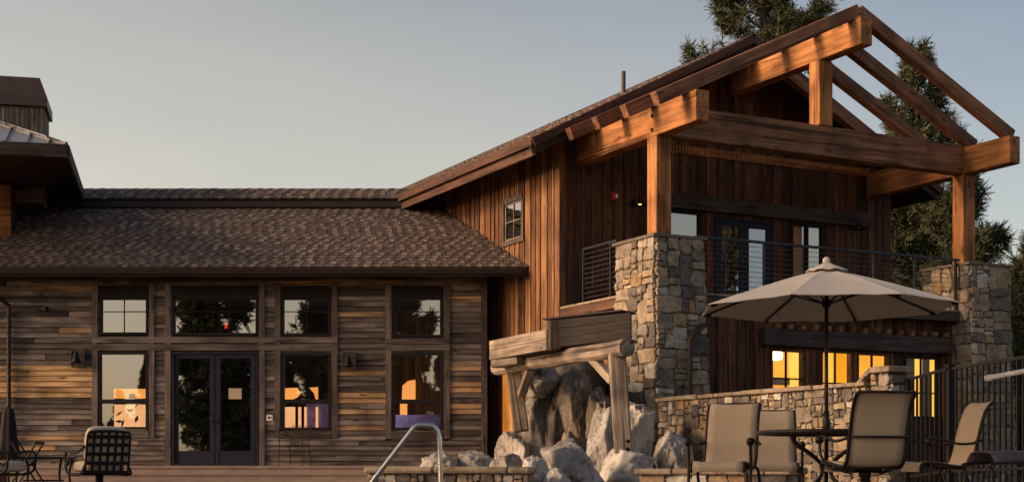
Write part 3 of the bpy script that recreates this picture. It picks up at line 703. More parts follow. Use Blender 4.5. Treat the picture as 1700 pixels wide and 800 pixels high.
# timbers
ZB = ZC + 6.19                                  # underside of the beams
for u in (0, 7.64):
    bs = MB(); bs.box(u - .21, u + .21, -.21, .21, PT - .001, PT + .03); bs.build("post_base", M['black_metal'], lodge)
    beam("post", (u, 0, PT + .03), (u, 0, ZB - .002), .33, .33, M['timber'], lodge, bevel=.02)
for u in (0, 7.64):
    beam("plate_beam", (u, 3.0, ZB + .28), (u, -1.4, ZB + .28), .30, .56, M['timber'], lodge, bevel=.025)
beam("ridge_beam", (RU, 3.0, ZC + 8.355), (RU, -1.33, ZC + 8.355), .30, .55, M['timber'], lodge, bevel=.025)
beam("tie_beam", (.152, 0, ZB + .305), (7.488, 0, ZB + .305), .28, .60, M['rafter'], lodge, bevel=.025)
beam("king_post", (RU, 0, ZB + .607), (RU, 0, ZC + 8.078), .34, .32, M['timber'], lodge, bevel=.02)
PZ = ZC + 8.93; PS = .483
for v in (-1.05, -.03, .99, 2.0):
    for sgn, tail in ((-1, 4.6), (1, 4.06)):
        d = Vector((sgn, 0, -PS)).normalized(); off = Vector((0, 0, -.125 * math.sqrt(1 + PS * PS)))
        beam("rafter", Vector((RU + sgn * .002, v, PZ)) + off, Vector((RU + sgn * tail, v, PZ - PS * tail)) + off, .19, .25, M['rafter'], lodge, bevel=.015)
# bolts on the left plate beam over the post
for dz in (.12, .38):
    b = MB(); b.tube([(-.15, 0, ZB + dz), (-.175, 0, ZB + dz)], .035, 10); b.build("bolt", M['black_metal'], lodge)
# balcony floor, rim and rail
VD = -.42
dk = MB(); dk.box(-.46, 8.1, VD, VW - .03, FLOOR - .16, FLOOR - .03); dk.build("balcony_floor", M['header'], lodge)
ed = MB(); ed.box(.5, 7.16, VD - .05, VD + .03, FLOOR - .03, FLOOR + .005); ed.box(UL - .03, UL + .05, .64, VW - .05, FLOOR - .03, FLOOR + .005); ed.build("drip_edge", M['cap'], lodge)
beam("rim_beam", (.5, VD - .0, FLOOR - .13), (7.16, VD - .0, FLOOR - .13), .07, .19, M['header'], lodge)
beam("rim_beam", (UL + .0, .62, FLOOR - .13), (UL + .0, VW - .05, FLOOR - .13), .06, .19, M['fascia'], lodge)
RT = ZC + 4.33
def railing(p0, p1, posts, n=10):
    """p0,p1: (u, v) ends; posts: positions 0..1"""
    a = Vector((*p0, 0)); b = Vector((*p1, 0)); d = b - a; z = Vector((0, 0, 1))
    top = beam("railing", a + z * RT, b + z * RT, .055, .05, M['rail'], lodge, bevel=.008)
    inv = BM[top.name].inverted()
    for s in posts:
        m = MB(); q = a + d * s; m.box(q.x - .022, q.x + .022, q.y - .022, q.y + .022, FLOOR, RT - .025)
        o = m.build("post", M['rail'], top); o.matrix_local = inv
    for i in range(n):
        zz = FLOOR + .09 + i * (RT - FLOOR - .15) / (n - .6)
        m = MB(); m.tube([a + z * zz, b + z * zz], .0055, 6, cap=False); o = m.build("cable", M['cable'], top); o.matrix_local = inv
uL, uR = .55, 7.12
railing((uL, VD + .03), (uR, VD + .03), [(on_v(VD, q) - uL) / (uR - uL) for q in (1204, 1270, 1334, 1452, 1520)] + [.985])
v1 = on_u(UL, 966); v0 = .7
railing((UL + .03, v0), (UL + .03, v1), [.985, (on_u(UL, 1012) - v0) / (v1 - v0)])
# lower storey under the balcony
VL = -.22
lw = []
for a, b, c, d in ((1278, 1334, 578, 700), (1361, 1414, 580, 700), (1421, 1476, 584, 700), (1500, 1560, 590, 694)):
    u0, u1 = on_v(VL, a), on_v(VL, b); lw.append((u0, u1, zat(u0, VL, d), zat(u0, VL, c)))
lw = [(a, b, lw[3][2], d) for a, b, c, d in lw]
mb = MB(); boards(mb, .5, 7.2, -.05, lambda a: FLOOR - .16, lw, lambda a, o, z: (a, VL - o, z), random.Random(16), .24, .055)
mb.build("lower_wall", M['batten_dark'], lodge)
bk = MB()
for a, b, c, d in cells(.5, 7.2, 0, FLOOR - .2, lw): bk.box(a, b, VL + .032, VL + .15, c, d)
bk.build("wall_core", M['room'], lodge)
hz = lw[0][3] + .21
hx0, hx1 = on_v(VL, 1262), on_v(VL, 1572)
beam("header", (hx0, VL - .06, hz), (hx1, VL - .06, hz), .18, .33, M['header'], lodge, bevel=.02)
k = 0; x = hx0 + .3
while x < hx1 - .1:
    m = MB(); m.box(x, x + .11, VL - .12, VL + .01, hz + .17, hz + .28); m.build("joist_end", M['rafter'], lodge, bevel=.008); x += .31
for i, (a, b, c, d) in enumerate(lw):
    w = MB(); frame_rect(w, a, b, c, d, .05, VL - .04, VL + .08); w = w.build("window", M['fascia'] if i != 3 else M['dark_frame'], lodge, bevel=.004)
    p = MB(); p.box(a + .04, b - .04, VL + .03, VL + .036, c + .04, d - .04); p.build("pane", M['glass_warm'], w)
    p = MB(); m_ = a + (b - a) * (.5); zs_ = (zat(a, VL, 627 + 8 * i), c + .03)
    p.box(m_ - .016, m_ + .016, VL + .012, VL + .05, c + .05, d - .05)
    p.box(a + .05, m_ - .016, VL + .014, VL + .048, zs_[0] - .014, zs_[0] + .014); p.box(m_ + .016, b - .05, VL + .014, VL + .048, zs_[0] - .014, zs_[0] + .014)
    p.build("glazing_bar", M['dark_frame'], w)
    # jamb of reddish lit wood at one side
    j = MB(); j.box(b + .03, b + .10, VL - .035, VL + .03, c, d); j.build("jamb", M['batten'], w)
# lit room behind the lower windows: wall patches glowing in place of lamplight, shelf, globe
def inroom(u0, u1, z0, z1, v, mat, name, t=.04):
    m = MB(); m.box(u0, u1, v, v + t, z0, z1); return m.build(name, M[mat], lodge)
zt = FLOOR - .3
inroom(.5, 7.04, .3, zt, VL + 1.35, 'lit_yellow', 'glow_room_wall')
m = MB(); m.box(7.05, 7.09, VL + .16, VL + 1.35, .3, zt); m.build('glow_room_wall', M['lit_yellow2'], lodge)
A_, B_, C_, D_ = lw
def seen(w, f, d, k): return w[0] + (w[1] - w[0]) * f + k * d      # where the sight line through a window reaches depth d
inroom(seen(A_, .62, 1.1, .785), seen(A_, .95, 1.1, .785), .4, zt, VL + 1.1, 'lit_yellow2', 'glow_pillar')
inroom(seen(A_, .05, .9, .785), seen(A_, .6, .9, .785), A_[3] - .62, A_[3] - .48, VL + .9, 'header', 'shelf', .2)
inroom(seen(A_, -.1, .9, .785), seen(A_, .5, .9, .785), .6, A_[3] - 1.0, VL + .9, 'cabinet', 'counter', .3)
inroom(seen(B_, .3, .9, .84), seen(B_, .42, .9, .84), .4, zt, VL + .9, 'lit_yellow2', 'glow_pillar')
inroom(seen(C_, .0, .5, .89), seen(C_, .62, .5, .89), 1.2, C_[3] - .45, VL + .5, 'lit_amber', 'cupboard', .12)
inroom(seen(C_, .18, .45, .89), seen(C_, .26, .45, .89), 1.2, C_[3] - .45, VL + .45, 'header', 'cupboard_edge')
inroom(seen(D_, .02, .3, .95), seen(D_, .30, .3, .95), .4, zt - .55, VL + .3, 'cabinet', 'room_post')
inroom(seen(D_, .55, .3, .95), seen(D_, .72, .3, .95), .4, zt - .45, VL + .3, 'cabinet', 'room_post')
p = MB(); p.box(.6, 7.1, VL + .2, VL + 2, zt + .01, zt + .05); p.box(.6, 7.1, VL + .2, VL + 2, .2, .3); p.build("room", M['room'], lodge)
gp = bpy.data.lights.new("globe_light", 'POINT'); gp.energy = 22; gp.color = (1, .55, .2); gp.shadow_soft_size = .1
go = bpy.data.objects.new("globe_light", gp); COL.objects.link(go); go.parent = lodge; go.location = (on_v(VL, 1350) + .2, VL + .45, 2.6)
gl_ = MB(); gu = on_v(VL + .5, 1289); gl_.lathe([(.001, .10), (.07, .095), (.115, .04), (.12, 0), (.115, -.06), (.08, -.10), (.001, -.105)], 16, (gu, VL + .5, zat(gu, VL + .5, 589))); gl_.build("globe_lamp", M['lamp_white'], lodge, smooth=True)
# downspout beside the left pier
d = MB(); du = lambda px: on_v(-.62, px)
d.tube([(du(1176), -.62, zat(1, -.62, 532)), (du(1172), -.66, zat(1, -.62, 536)), (du(1140), -.86, zat(.4, -.62, 556)), (du(1132), -.88, zat(.4, -.62, 566)), (du(1132), -.88, .5)], .05, 10); d.build("downspout", M['gutter'], lodge)

# ================================================================== TOWER at the left with metal hip roof and chimney
TA = math.atan2(.227, .974)
tower = thing("entry_tower", "raised tower block with metal hip roof, deep dark eaves and brown capped chimney", "building", (-9.07, 29.3, 0), TA)
# local: x to the right along the front eave, y into the depth; the eave corner is the origin
EZ = ZC + 6.61; TW, TD, HP = 8.0, 7.0, .47
apex_l = 3.5
t = MB(); t.add([(0, 0, EZ), (0, TD, EZ), (-apex_l, apex_l, EZ + HP * apex_l), (-TW, 0, EZ), (-TW, TD, EZ), (-TW + apex_l, apex_l, EZ + HP * apex_l)], [(3, 0, 2, 5), (1, 4, 5, 2), (4, 3, 5)]); tm = t.build("roof", M['metal_roof'], tower)
x = -.35
while x > -TW:
    dd = min(-x, apex_l, x + TW); sm = MB()
    if dd > .1:
        sm.box(x - .012, x + .012, 0, math.hypot(dd, HP * dd), 0, .03, T=Matrix.Translation((0, 0, EZ)) @ Matrix.Rotation(math.atan(HP), 4, 'X')); sm.build("seam", M['metal_roof'], tm)
    x -= .42
hc = MB(); hc.tube([(0, 0, EZ + .02), (-apex_l, apex_l, EZ + HP * apex_l + .02)], .05, 6); hc.build("hip_cap", M['metal_roof'], tm)
sh = MB(); hn = Vector((HP, 0, 1)).normalized()
shingles(sh, (0, 0, EZ), (0, 1, 0), (-1, 0, HP), hn, TD, apex_l * math.sqrt(1 + HP * HP), lambda p: (-p.x) < p.y + .05 and (-p.x) < TD - p.y + .05, .16, .2, random.Random(31)); sh.build("roof", M['shingle'], tower)
s = MB(); s.add([(0, 0, EZ - .005), (0, TD, EZ - .005), (-TW, TD, EZ - .005), (-TW, 0, EZ - .005), (-2.0, 2.0, EZ - .3), (-2.0, TD, EZ - .3), (-TW, TD, EZ - .3), (-TW, 2.0, EZ - .3)], [(0, 1, 5, 4), (3, 0, 4, 7), (4, 5, 6, 7)]); s.build("soffit", M['soffit'], tower)
beam("fascia", (.03, -.03, EZ - .13), (-TW, -.03, EZ - .13), .06, .27, M['header'], tower); beam("fascia", (.03, 0.0, EZ - .13), (.03, TD, EZ - .13), .06, .27, M['header'], tower)
cw = MB(); tx, ty = -1.42, 3.2
cw.box(-TW + 1, tx - .01, ty + .02, TD, 4.0, EZ - .28); cw.build("wall", M['batten_dark'], tower)
cb = MB(); cb.box(tx - .9, tx, ty - .02, ty + .2, 4.6, EZ - .26, .85); cb.build("corner_post", M['timber'], tower, bevel=.006)
# chimney
chx, chy, chz = -.80, 4.0, EZ + .5
ch = MB(); ch.box(chx - 2.2, chx, chy, chy + 1.3, chz - 1, ZC + 8.35); ch = ch.build("chimney", M['clad'], tower)
x = chx - .0
bt = MB()
while x > chx - 2.2:
    bt.box(x - .05, x, chy - .025, chy - .001, chz - 1, ZC + 8.35, random.random()); x -= .105
yy = chy
while yy < chy + 1.3:
    bt.box(chx + .001, chx + .025, yy, yy + .05, chz - 1, ZC + 8.35, random.random()); yy += .105
bt.build("cladding", M['clad'], ch)
cc = MB(); z0, z1 = ZC + 8.3, ZC + 8.98
cc.add([(chx - 2.35, chy - .12, z0), (chx + .1, chy - .12, z0), (chx + .1, chy + 1.4, z0), (chx - 2.35, chy + 1.4, z0), (chx - 2.35, chy - .12, z0 + .22), (chx + .1, chy - .12, z0 + .22), (chx + .1, chy + 1.4, z0 + .22), (chx - 2.35, chy + 1.4, z0 + .22),
        (chx - 2.3, chy + .0, z1), (chx - .07, chy + .0, z1), (chx - .07, chy + 1.25, z1), (chx - 2.3, chy + 1.25, z1)],
       [(0, 1, 5, 4), (1, 2, 6, 5), (2, 3, 7, 6), (3, 0, 4, 7), (4, 5, 9, 8), (5, 6, 10, 9), (6, 7, 11, 10), (7, 4, 8, 11), (8, 9, 10, 11), (0, 3, 2, 1)])
cc.build("chimney_cap", M['brown_metal'], ch, bevel=.01)

# ================================================================== lamps, alarm and notices on the walls
def sconce(px, py, label):
    t = thing("wall_sconce", label, "wall lamp", (fx(px), YF - .045, fz(py)), 0, "bell shaped sconces on the long wing")
    m = MB(); m.box(-.15, .15, -.03, .02, -.2, .2); frame_rect(m, -.15, .15, -.2, .2, .02, -.045, -.028); m.build("backplate", M['trim_v'], t, bevel=.004)
    m = MB(); m.lathe([(.0, .12), (.025, .12), (.03, .07), (.06, .03), (.08, -.05), (.125, -.12), (.118, -.12), (.07, -.05), (.0, .0)], 20, (0, -.16, 0)); m.build("shade", M['black_metal'], t, smooth=True)
    m = MB(); m.tube([(0, -.03, .06), (0, -.10, .13), (0, -.16, .11)], .013); m.build("arm", M['black_metal'], t)
sconce(131, 594, "black bell sconce on square plate near the downspout, above tan boards")
sconce(580, 600, "black bell sconce on square plate between two tall windows")
t = thing("flood_light", "small dark floodlight high on weathered siding beside the downspout", "lamp", (fx(66), YF - .02, fz(512)))
m = MB(); m.box(-.05, .05, -.04, .02, -.06, .06); m.build("mount", M['black_metal'], t); m = MB(); m.tube([(.02, -.06, 0), (.2, -.12, -.03)], [.035, .06], 12); m.build("head", M['black_metal'], t)
t = thing("notice", "tan paper notice taped inside the right door leaf glass", "notice", (fx(390), YF + .019, fz(653))); m = MB(); m.box(-.14, .14, 0, .002, -.115, .115); m.build("sheet", M['paper'], t)
t = thing("door_sign", "small white square sign with dark symbol beside the double door", "sign", (fx(448), YF - .02, fz(693)))
m = MB(); m.box(-.07, .07, -.012, .01, -.065, .065); m.build("plate", M['white'], t, bevel=.01); m = MB(); m.box(-.035, .0, -.016, -.0125, -.025, .025); m.box(.012, .045, -.016, -.0125, .012, .02); m.box(.012, .045, -.016, -.0125, -.005, .003); m.box(.012, .045, -.016, -.0125, -.022, -.014); m.build("symbol", M['dark_frame'], t)
def on_wall(u, v, z): return P0 + U * u + V * v + Vector((0, 0, z))
def gooseneck(px, py, label, amber):
    u = on_v(VW - .3, px); t = thing("porch_lamp", label, "wall lamp", on_wall(u, VW - .01, zat(u, VW - .3, py)), A, "gooseneck lamps on the balcony wall")
    m = MB(); m.tube([(0, 0, .05), (0, -.02, .05)], .06, 14); m.build("backplate", M['black_metal'], t)
    m = MB(); m.tube([(0, -.02, .05), (0, -.12, .16), (0, -.24, .16), (0, -.3, .08)], .012); m.build("arm", M['black_metal'], t, smooth=True)
    m = MB(); m.lathe([(.0, .1), (.03, .1), (.05, .06), (.16, -.02), (.17, -.05), (.16, -.05), (.05, .04), (0, .05)], 24, (0, -.3, 0)); m.build("shade", M['black_metal'], t, smooth=True)
    m = MB(); m.lathe([(.001, .04), (.03, .03), (.04, -.01), (.03, -.04), (.001, -.045)], 12, (0, -.3, 0)); m.build("bulb", M['lamp_amber'] if amber else M['blind'], t, smooth=True)
gooseneck(1062, 337, "black gooseneck lamp with amber bulb beside the left porch post", True)
gooseneck(1425, 377, "unlit black gooseneck lamp right of the pale balcony window", False)
u = on_v(VW, 1018); t = thing("fire_alarm", "red alarm box with white strobe on the dark porch wall", "alarm", on_wall(u, VW - .025, zat(u, VW, 327)), A)
m = MB(); m.box(-.07, .07, -.06, 0, -.075, .075); m.build("housing", M['red'], t, bevel=.01); m = MB(); m.box(0.01, .055, -.075, -.055, -.03, .04); m.build("strobe", M['white'], t, bevel=.005)

# ================================================================== stone garden wall, spa wall, low wall
def wall_thing(name, label, p0, p1, z0, z1, thick, seed, size, cap_h, cap_over=.05, round_cap=False, top=True):
    """straight rubble wall from p0 to p1 (x, y), coped on top"""
    d = Vector((p1[0] - p0[0], p1[1] - p0[1], 0)); L = d.length
    t = thing(name, label, "wall", (p0[0], p0[1], 0), math.atan2(d.y, d.x))
    c = MB(); c.box(.03, L - .03, .0, thick, z0, z1); c.build("core", M['mortar'], t)
    st = MB(); rg = random.Random(seed)
    masonry(st, lambda a, z, o: (a, -o, z0 + z), L, z1 - z0, size, rg, .007, .045)
    masonry(st, lambda a, z, o: (-o + .03, thick - a, z0 + z), thick, z1 - z0, size, rg, .007, .045)
    masonry(st, lambda a, z, o: (L + o - .03, a, z0 + z), thick, z1 - z0, size, rg, .007, .045)
    st.build("stones", M['masonry'], t)
    x = -.04; cs = MB()
    while x < L + .03:
        w = rg.uniform(.45, .95) if not round_cap else rg.uniform(.8, 1.1); x1 = min(x + w, L + .04)
        if L + .04 - x1 < .3: x1 = L + .04
        jit = rg.uniform(-.012, .012) if not round_cap else 0
        cs.box(x, x1 - .008, -.05 - cap_over + jit, thick + .06 + jit, z1 + .002, z1 + cap_h + (rg.uniform(-.012, .012) if not round_cap else 0), rg.random()); x = x1
    cs.build("coping", M['cap'], t, bevel=.02 if not round_cap else .035)
    return t
gw0, gw1 = W(1096, 0, 25.2), W(1440, 0, 20.4)
H1 = ZC + 1.19
wall_thing("garden_wall", "rubble stone garden wall with tan coping behind the umbrella table", (gw0.x, gw0.y), (gw1.x, gw1.y), 0, H1, .4, 41, .22, .07)
# the taller end pillar with its swept-up shoulder
gd = (gw1 - gw0); gd.z = 0; gd.normalize(); ga = math.atan2(gd.y, gd.x)
t = thing("wall_pillar", "taller stone end pillar with swept shoulder where the iron fence starts", "pillar", (gw1.x + gd.x * .1, gw1.y + gd.y * .1, 0), ga)
HPp = ZC + 1.36
c = MB(); c.box(.0, .34, .0, .30, 0, HPp); c.build("core", M['mortar'], t)
st = MB(); rg = random.Random(43)
masonry(st, lambda a, z, o: (a, -o, z), .36, HPp, .28, rg, .007, .045); masonry(st, lambda a, z, o: (.34 + o, a, z), .30, HPp, .28, rg, .007, .045); masonry(st, lambda a, z, o: (-o, .30 - a, z), .30, HPp, .28, rg, .007, .045)
st.build("stones", M['masonry'], t)
c = MB(); c.box(.05, .45, -.1, .35, HPp + .002, HPp + .085, .5); c.prism([(.05, -.1, HPp + .003), (.05, -.1, HPp + .085), (-.05, -.1, HPp + .03), (-.25, -.1, HPp - .13), (-.25, -.1, HPp - .2), (-.05, -.1, HPp - .05)], (0, .45, 0), .4); c.build("coping", M['cap'], t, bevel=.015)
# spa wall with rounded coping
s0, s1 = W(611, 0, 20.0), W(878, 0, 19.6)
zc_top = ZC + .05
wall_thing("spa_wall", "low rubble wall with rounded tan coping behind the steel handrail", (s0.x, s0.y), (s1.x, s1.y), 0, zc_top - .095, .45, 45, .2, .095, .04, True)
l0, l1 = W(1062, 0, 20.2), W(1312, 0, 19.0)
wall_thing("planter_wall", "low golden brown stone ledge below the sling chairs", (l0.x, l0.y), (l1.x, l1.y), 0, ZC - .06, .5, 47, .3, .09)

# ================================================================== boulders and waterfall rock
boulder("low grey boulder at the left end of the heap behind the spa coping", 686, 770, 748, 800, 24.0, 101, 1.2)
boulder("flat topped grey boulder in the middle of the heap behind the spa coping", 752, 836, 746, 800, 24.3, 102, 1.2)
boulder("small creased boulder at the right end of the heap, below the left flume post", 812, 868, 752, 800, 23.7, 103, 1.0)
boulder("upright grey block under the left post of the timber flume", 820, 888, 712, 778, 26.2, 104, 1.0, planes=8)
boulder("big round shouldered boulder in front of the waterfall rock", 898, 1005, 726, 830, 21.2, 105, 1.1, planes=9, rnd=.55)
boulder("pale squarish boulder touching the right end of the spa coping", 866, 915, 755, 830, 20.4, 106, .8, planes=8, rnd=.9)
boulder("small pale boulder low in front of the big round shouldered one", 900, 955, 776, 830, 20.2, 107, .7, rnd=.9)
boulder("flat grey ledge boulder under the right post of the timber flume", 992, 1088, 744, 830, 22.3, 108, 1.2, planes=8, rnd=.7)
boulder("tall pale boulder leaning behind the right flume post", 1030, 1090, 662, 762, 23.6, 109, 1.2, planes=9, rnd=.95)
boulder("tan rounded boulder left of the right flume post", 973, 1040, 676, 765, 23.4, 110, 1.0, rnd=.2, planes=9)
boulder("grey angular boulder between the flume and the sling chairs", 1088, 1156, 712, 800, 22.6, 111, 1.0, planes=9, rnd=.6)
wg = 'rocks of the dry waterfall'
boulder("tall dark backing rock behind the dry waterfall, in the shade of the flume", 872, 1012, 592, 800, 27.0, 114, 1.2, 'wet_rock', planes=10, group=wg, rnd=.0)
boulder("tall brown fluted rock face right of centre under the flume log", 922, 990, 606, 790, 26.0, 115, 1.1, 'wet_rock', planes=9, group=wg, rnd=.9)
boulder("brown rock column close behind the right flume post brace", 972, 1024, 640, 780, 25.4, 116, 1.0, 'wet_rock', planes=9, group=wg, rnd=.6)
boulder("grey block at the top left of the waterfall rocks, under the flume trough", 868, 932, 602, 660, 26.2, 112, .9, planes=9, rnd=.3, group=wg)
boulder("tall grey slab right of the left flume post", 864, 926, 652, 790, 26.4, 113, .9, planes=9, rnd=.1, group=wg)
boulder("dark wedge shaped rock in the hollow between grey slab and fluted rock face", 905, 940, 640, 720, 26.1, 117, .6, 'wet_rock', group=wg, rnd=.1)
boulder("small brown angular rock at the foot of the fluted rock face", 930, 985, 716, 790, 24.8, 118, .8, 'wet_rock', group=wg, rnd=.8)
boulder("narrow upright brown splinter of rock against the right flume post", 990, 1016, 660, 760, 24.6, 119, .5, 'wet_rock', group=wg, rnd=.95)
# ================================================================== timber flume over the waterfall
fl = thing("timber_flume", "weathered timber flume of logs, braces and plank troughs over the rocks", "flume", (0, 0, 0))
lr, ll = W(1042, 576, 22.2), W(826, 611, 26.6)
def logbeam(name, p0, p1, r, k=12, flat=None):
    p0, p1 = Vector(p0), Vector(p1); L = (p1 - p0).length; mb = MB(); rg = random.Random(int(L * 100))
    mb.tube([(L * i / 8, rg.uniform(-.012, .012), rg.uniform(-.012, .012)) for i in range(9)], [r * rg.uniform(.95, 1.06) for i in range(9)], k)
    o = mb.build(name, M['log'], fl, smooth=False); x = (p1 - p0).normalized(); up = Vector((0, 0, 1)) if abs(x.z) < .9 else Vector((0, 1, 0))
    y = up.cross(x).normalized(); z = x.cross(y); m = Matrix((x, y, z)).transposed().to_4x4(); m.translation = p0; o.matrix_local = m; return o
ob = logbeam("log_beam", ll, lr, .135)
rp = W(1024, 588, 22.55); rpb = W(1035, 752, 22.4)
b1 = beam("post", (rpb.x, rpb.y, rpb.z), (rp.x, rp.y, rp.z + .02), .27, .24, M['log'], fl, bevel=.03)
lp = W(851, 612, 26.1); lpb = W(866, 716, 26.0)
beam("post", (lpb.x, lpb.y, lpb.z), (lp.x, lp.y, lp.z + .02), .27, .24, M['log'], fl, bevel=.03)
q0, q1 = W(1018, 632, 22.7), W(983, 594, 23.3); beam("brace", q0, q1, .14, .13, M['log'], fl, bevel=.02)
q0, q1 = W(865, 655, 25.9), W(880, 612, 25.4); beam("brace", q0, q1, .16, .14, M['log'], fl, bevel=.02)
for dz in (0, .13):
    m = MB(); q = W(1041, 745 - dz * 100, 22.25); m.tube([q, q + Vector((.02, -.05, 0))], .028, 10); m.build("bolt", M['black_metal'], fl)
# lower trough: two side planks and floor, running with the log
e0, e1 = W(814, 598, 26.0), W(909, 581, 23.9)
dv = e1 - e0; nrm = Vector((dv.y, -dv.x, 0)).normalized() * -1
nrm = Vector((.887, .4617, 0))
for kz, hh in ((.0, .17), (.175, .17)):
    beam("trough_plank", e0 + Vector((0, 0, .09 + kz)), e1 + Vector((0, 0, .09 + kz)), .05, hh, M['log'], fl, bevel=.01)
for kz in (.0, .175, .33):
    beam("trough_plank", e0 + nrm * .75 + Vector((0, 0, .09 + kz)), e1 + nrm * .75 + Vector((0, 0, .09 + kz)), .05, .16, M['header'], fl, bevel=.01)
beam("trough_floor", e0 + nrm * .37 + Vector((0, 0, .02)), e1 + nrm * .37 + Vector((0, 0, .02)), .70, .04, M['header'], fl)
beam("end_block", W(822, 604, 25.95), W(866, 598, 25.2), .2, .14, M['log'], fl, bevel=.02)
# upper box trough
c0, c1 = W(909, 579, 24.0), W(1048, 562, 23.2)
for i in range(3):
    beam("box_plank", c0 + Vector((0, 0, .09 + i * .155)), c1 + Vector((0, 0, .07 + i * .14)), .05, .15 - .01 * (i == 2), M['plank'], fl, bevel=.008)
beam("box_post", W(913, 581, 23.95), W(913, 532, 23.95), .11, .10, M['log'], fl, bevel=.01)
beam("box_post", W(925, 580, 23.9), W(925, 534, 23.9), .12, .08, M['header'], fl, bevel=.01)
beam("box_lid", c0 + Vector((.06, .25, .5)), c1 + Vector((-.02, .25, .46)), .56, .03, M['header'], fl, bevel=.006)
beam("box_floor", c0 + Vector((0, .28, .02)), c1 + Vector((0, .28, .0)), .5, .04, M['header'], fl)
beam("box_plank", c0 + Vector((0, .53, .25)), c1 + Vector((0, .53, .23)), .05, .44, M['header'], fl, bevel=.008)

# ================================================================== steel handrail, iron fence, white pole
hr = MB(); Yh = 12.6
pts = [W(560, 874, Yh + .9), W(600, 824, Yh + .55)] + [W(686, 711, Yh), W(690, 707, Yh), W(696, 705, Yh), W(712, 705.5, Yh), W(720, 707, Yh), W(726, 714, Yh), W(729, 726, Yh), W(731, 760, Yh), W(732, 800, Yh), W(733, 846, Yh)]
pts[0] = W(617, 800, Yh); d_ = (pts[2] - pts[0]).normalized(); pts[0] = pts[2] - d_ * .98; pts[1] = pts[2] - d_ * .5
hr.tube(pts, .0235, 14); tag(hr.build("handrail", M['steel'], smooth=True), "bent stainless steel pool handrail in front of the spa wall", "handrail")

def fence(p0, p1, z0a, z0b, name, label, gate=False):
    p0, p1 = Vector(p0), Vector(p1); d = p1 - p0; L = d.length
    t = thing(name, label, "fence" if not gate else "gate", (p0.x, p0.y, 0), math.atan2(d.y, d.x))
    sl = (z0b - z0a) / L
    for zz in (0, -1.35):
        beam("rail", (0, 0, z0a + zz), (L, 0, z0b + zz), .03, .04, M['black_metal'], t, bevel=.003)
    x = .1
    while x < L - .05:
        m = MB(); m.box(x - .012, x + .012, -.012, .012, .05, z0a + sl * x - .02); m.build("picket", M['black_metal'], t); x += .118
    return t
a_, b_, c_ = W(1509, 0, 20.0), W(1572, 0, 19.05), W(1790, 0, 16.6)
tf = fence((a_.x, a_.y, 0), (b_.x, b_.y, 0), ZC + 1.26, ZC + 1.34, "iron_gate", "narrow black iron picket gate between stone pillar and gate post", True)
m = MB(); m.box(-.05, .03, -.04, .04, 0, ZC + 1.27); m.build("hinge_post", M['black_metal'], tf)
tf = fence((b_.x + .06, b_.y - .02, 0), (c_.x, c_.y, 0), ZC + 1.34, ZC + 1.40, "iron_fence", "black iron picket fence running right from the gate post")
m = MB(); m.box(-.09, .0, -.045, .045, 0, ZC + 1.38); m.box(-.095, .005, -.05, .05, ZC + 1.38, ZC + 1.40); m.build("gate_post", M['black_metal'], tf)
pm = MB(); e0_, e1_ = W(1643, 626.5, 14.9), W(1775, 602, 14.2); pm.tube([e0_, e1_], .027, 12)
t = tag(pm.build("pool_pole", M['white'], smooth=True), "white pole leaning level in front of the iron fence", "pole")
m = MB(); m.lathe([(.001, .05), (.034, .045), (.034, -.02), (.027, -.03)], 12); o = m.build("end_cap", M['white'], t); dd = (e0_ - e1_).normalized(); o.matrix_local = Matrix.Translation(e0_) @ dd.to_track_quat('Z', 'Y').to_matrix().to_4x4()
# the stand that carries the far end of the pole, out of the frame
m = MB(); m.tube([(e1_.x - .1, e1_.y + .05, e1_.z - .03), (e1_.x - .1, e1_.y + .05, 0)], .03); m.build("stand", M['white'], t)

# ================================================================== patio furniture
def sweep(mb, prof, w, x0=None, x1=None, t=.012, sag=.0, nx=7):
    """a sheet with the side profile prof (y, z) across the width w, with thickness"""
    n = len(prof); nx = nx; vs = []
    for side in (0, 1):
        for i, (y, z) in enumerate(prof):
            a = prof[max(i - 1, 0)]; b = prof[min(i + 1, n - 1)]; dy, dz = b[0] - a[0], b[1] - a[1]; L = math.hypot(dy, dz) or 1
            ny, nz = -dz / L, dy / L
            for k in range(nx):
                s = k / (nx - 1) * 2 - 1; dip = -sag * (1 - s * s) + side * t
                vs.append((s * w / 2, y + ny * dip, z + nz * dip))
    fs = []
    for i in range(n - 1):
        for k in range(nx - 1):
            q = i * nx + k; fs.append((q, q + nx, q + nx + 1, q + 1)); p = q + n * nx; fs.append((p, p + 1, p + nx + 1, p + nx))
    o = n * nx
    for i in range(n - 1):
        q = i * nx; fs.append((q, o + q, o + q + nx, q + nx)); q += nx - 1; fs.append((q, q + nx, o + q + nx, o + q))
    for k in range(nx - 1): fs.append((k, k + 1, o + k + 1, o + k)); q = (n - 1) * nx + k; fs.append((q, o + q, o + q + 1, q + 1))
    mb.add(vs, fs)
def spline(pts, n=6):
    P = [Vector(p) for p in pts]; out = []
    for i in range(len(P) - 1):
        a, b, c, d = P[max(i - 1, 0)], P[i], P[i + 1], P[min(i + 2, len(P) - 1)]
        for k in range(n):
            t = k / n; out.append(.5 * ((2 * b) + (c - a) * t + (2 * a - 5 * b + 4 * c - d) * t * t + (3 * b - a - 3 * c + d) * t ** 3))
    out.append(P[-1]); return out
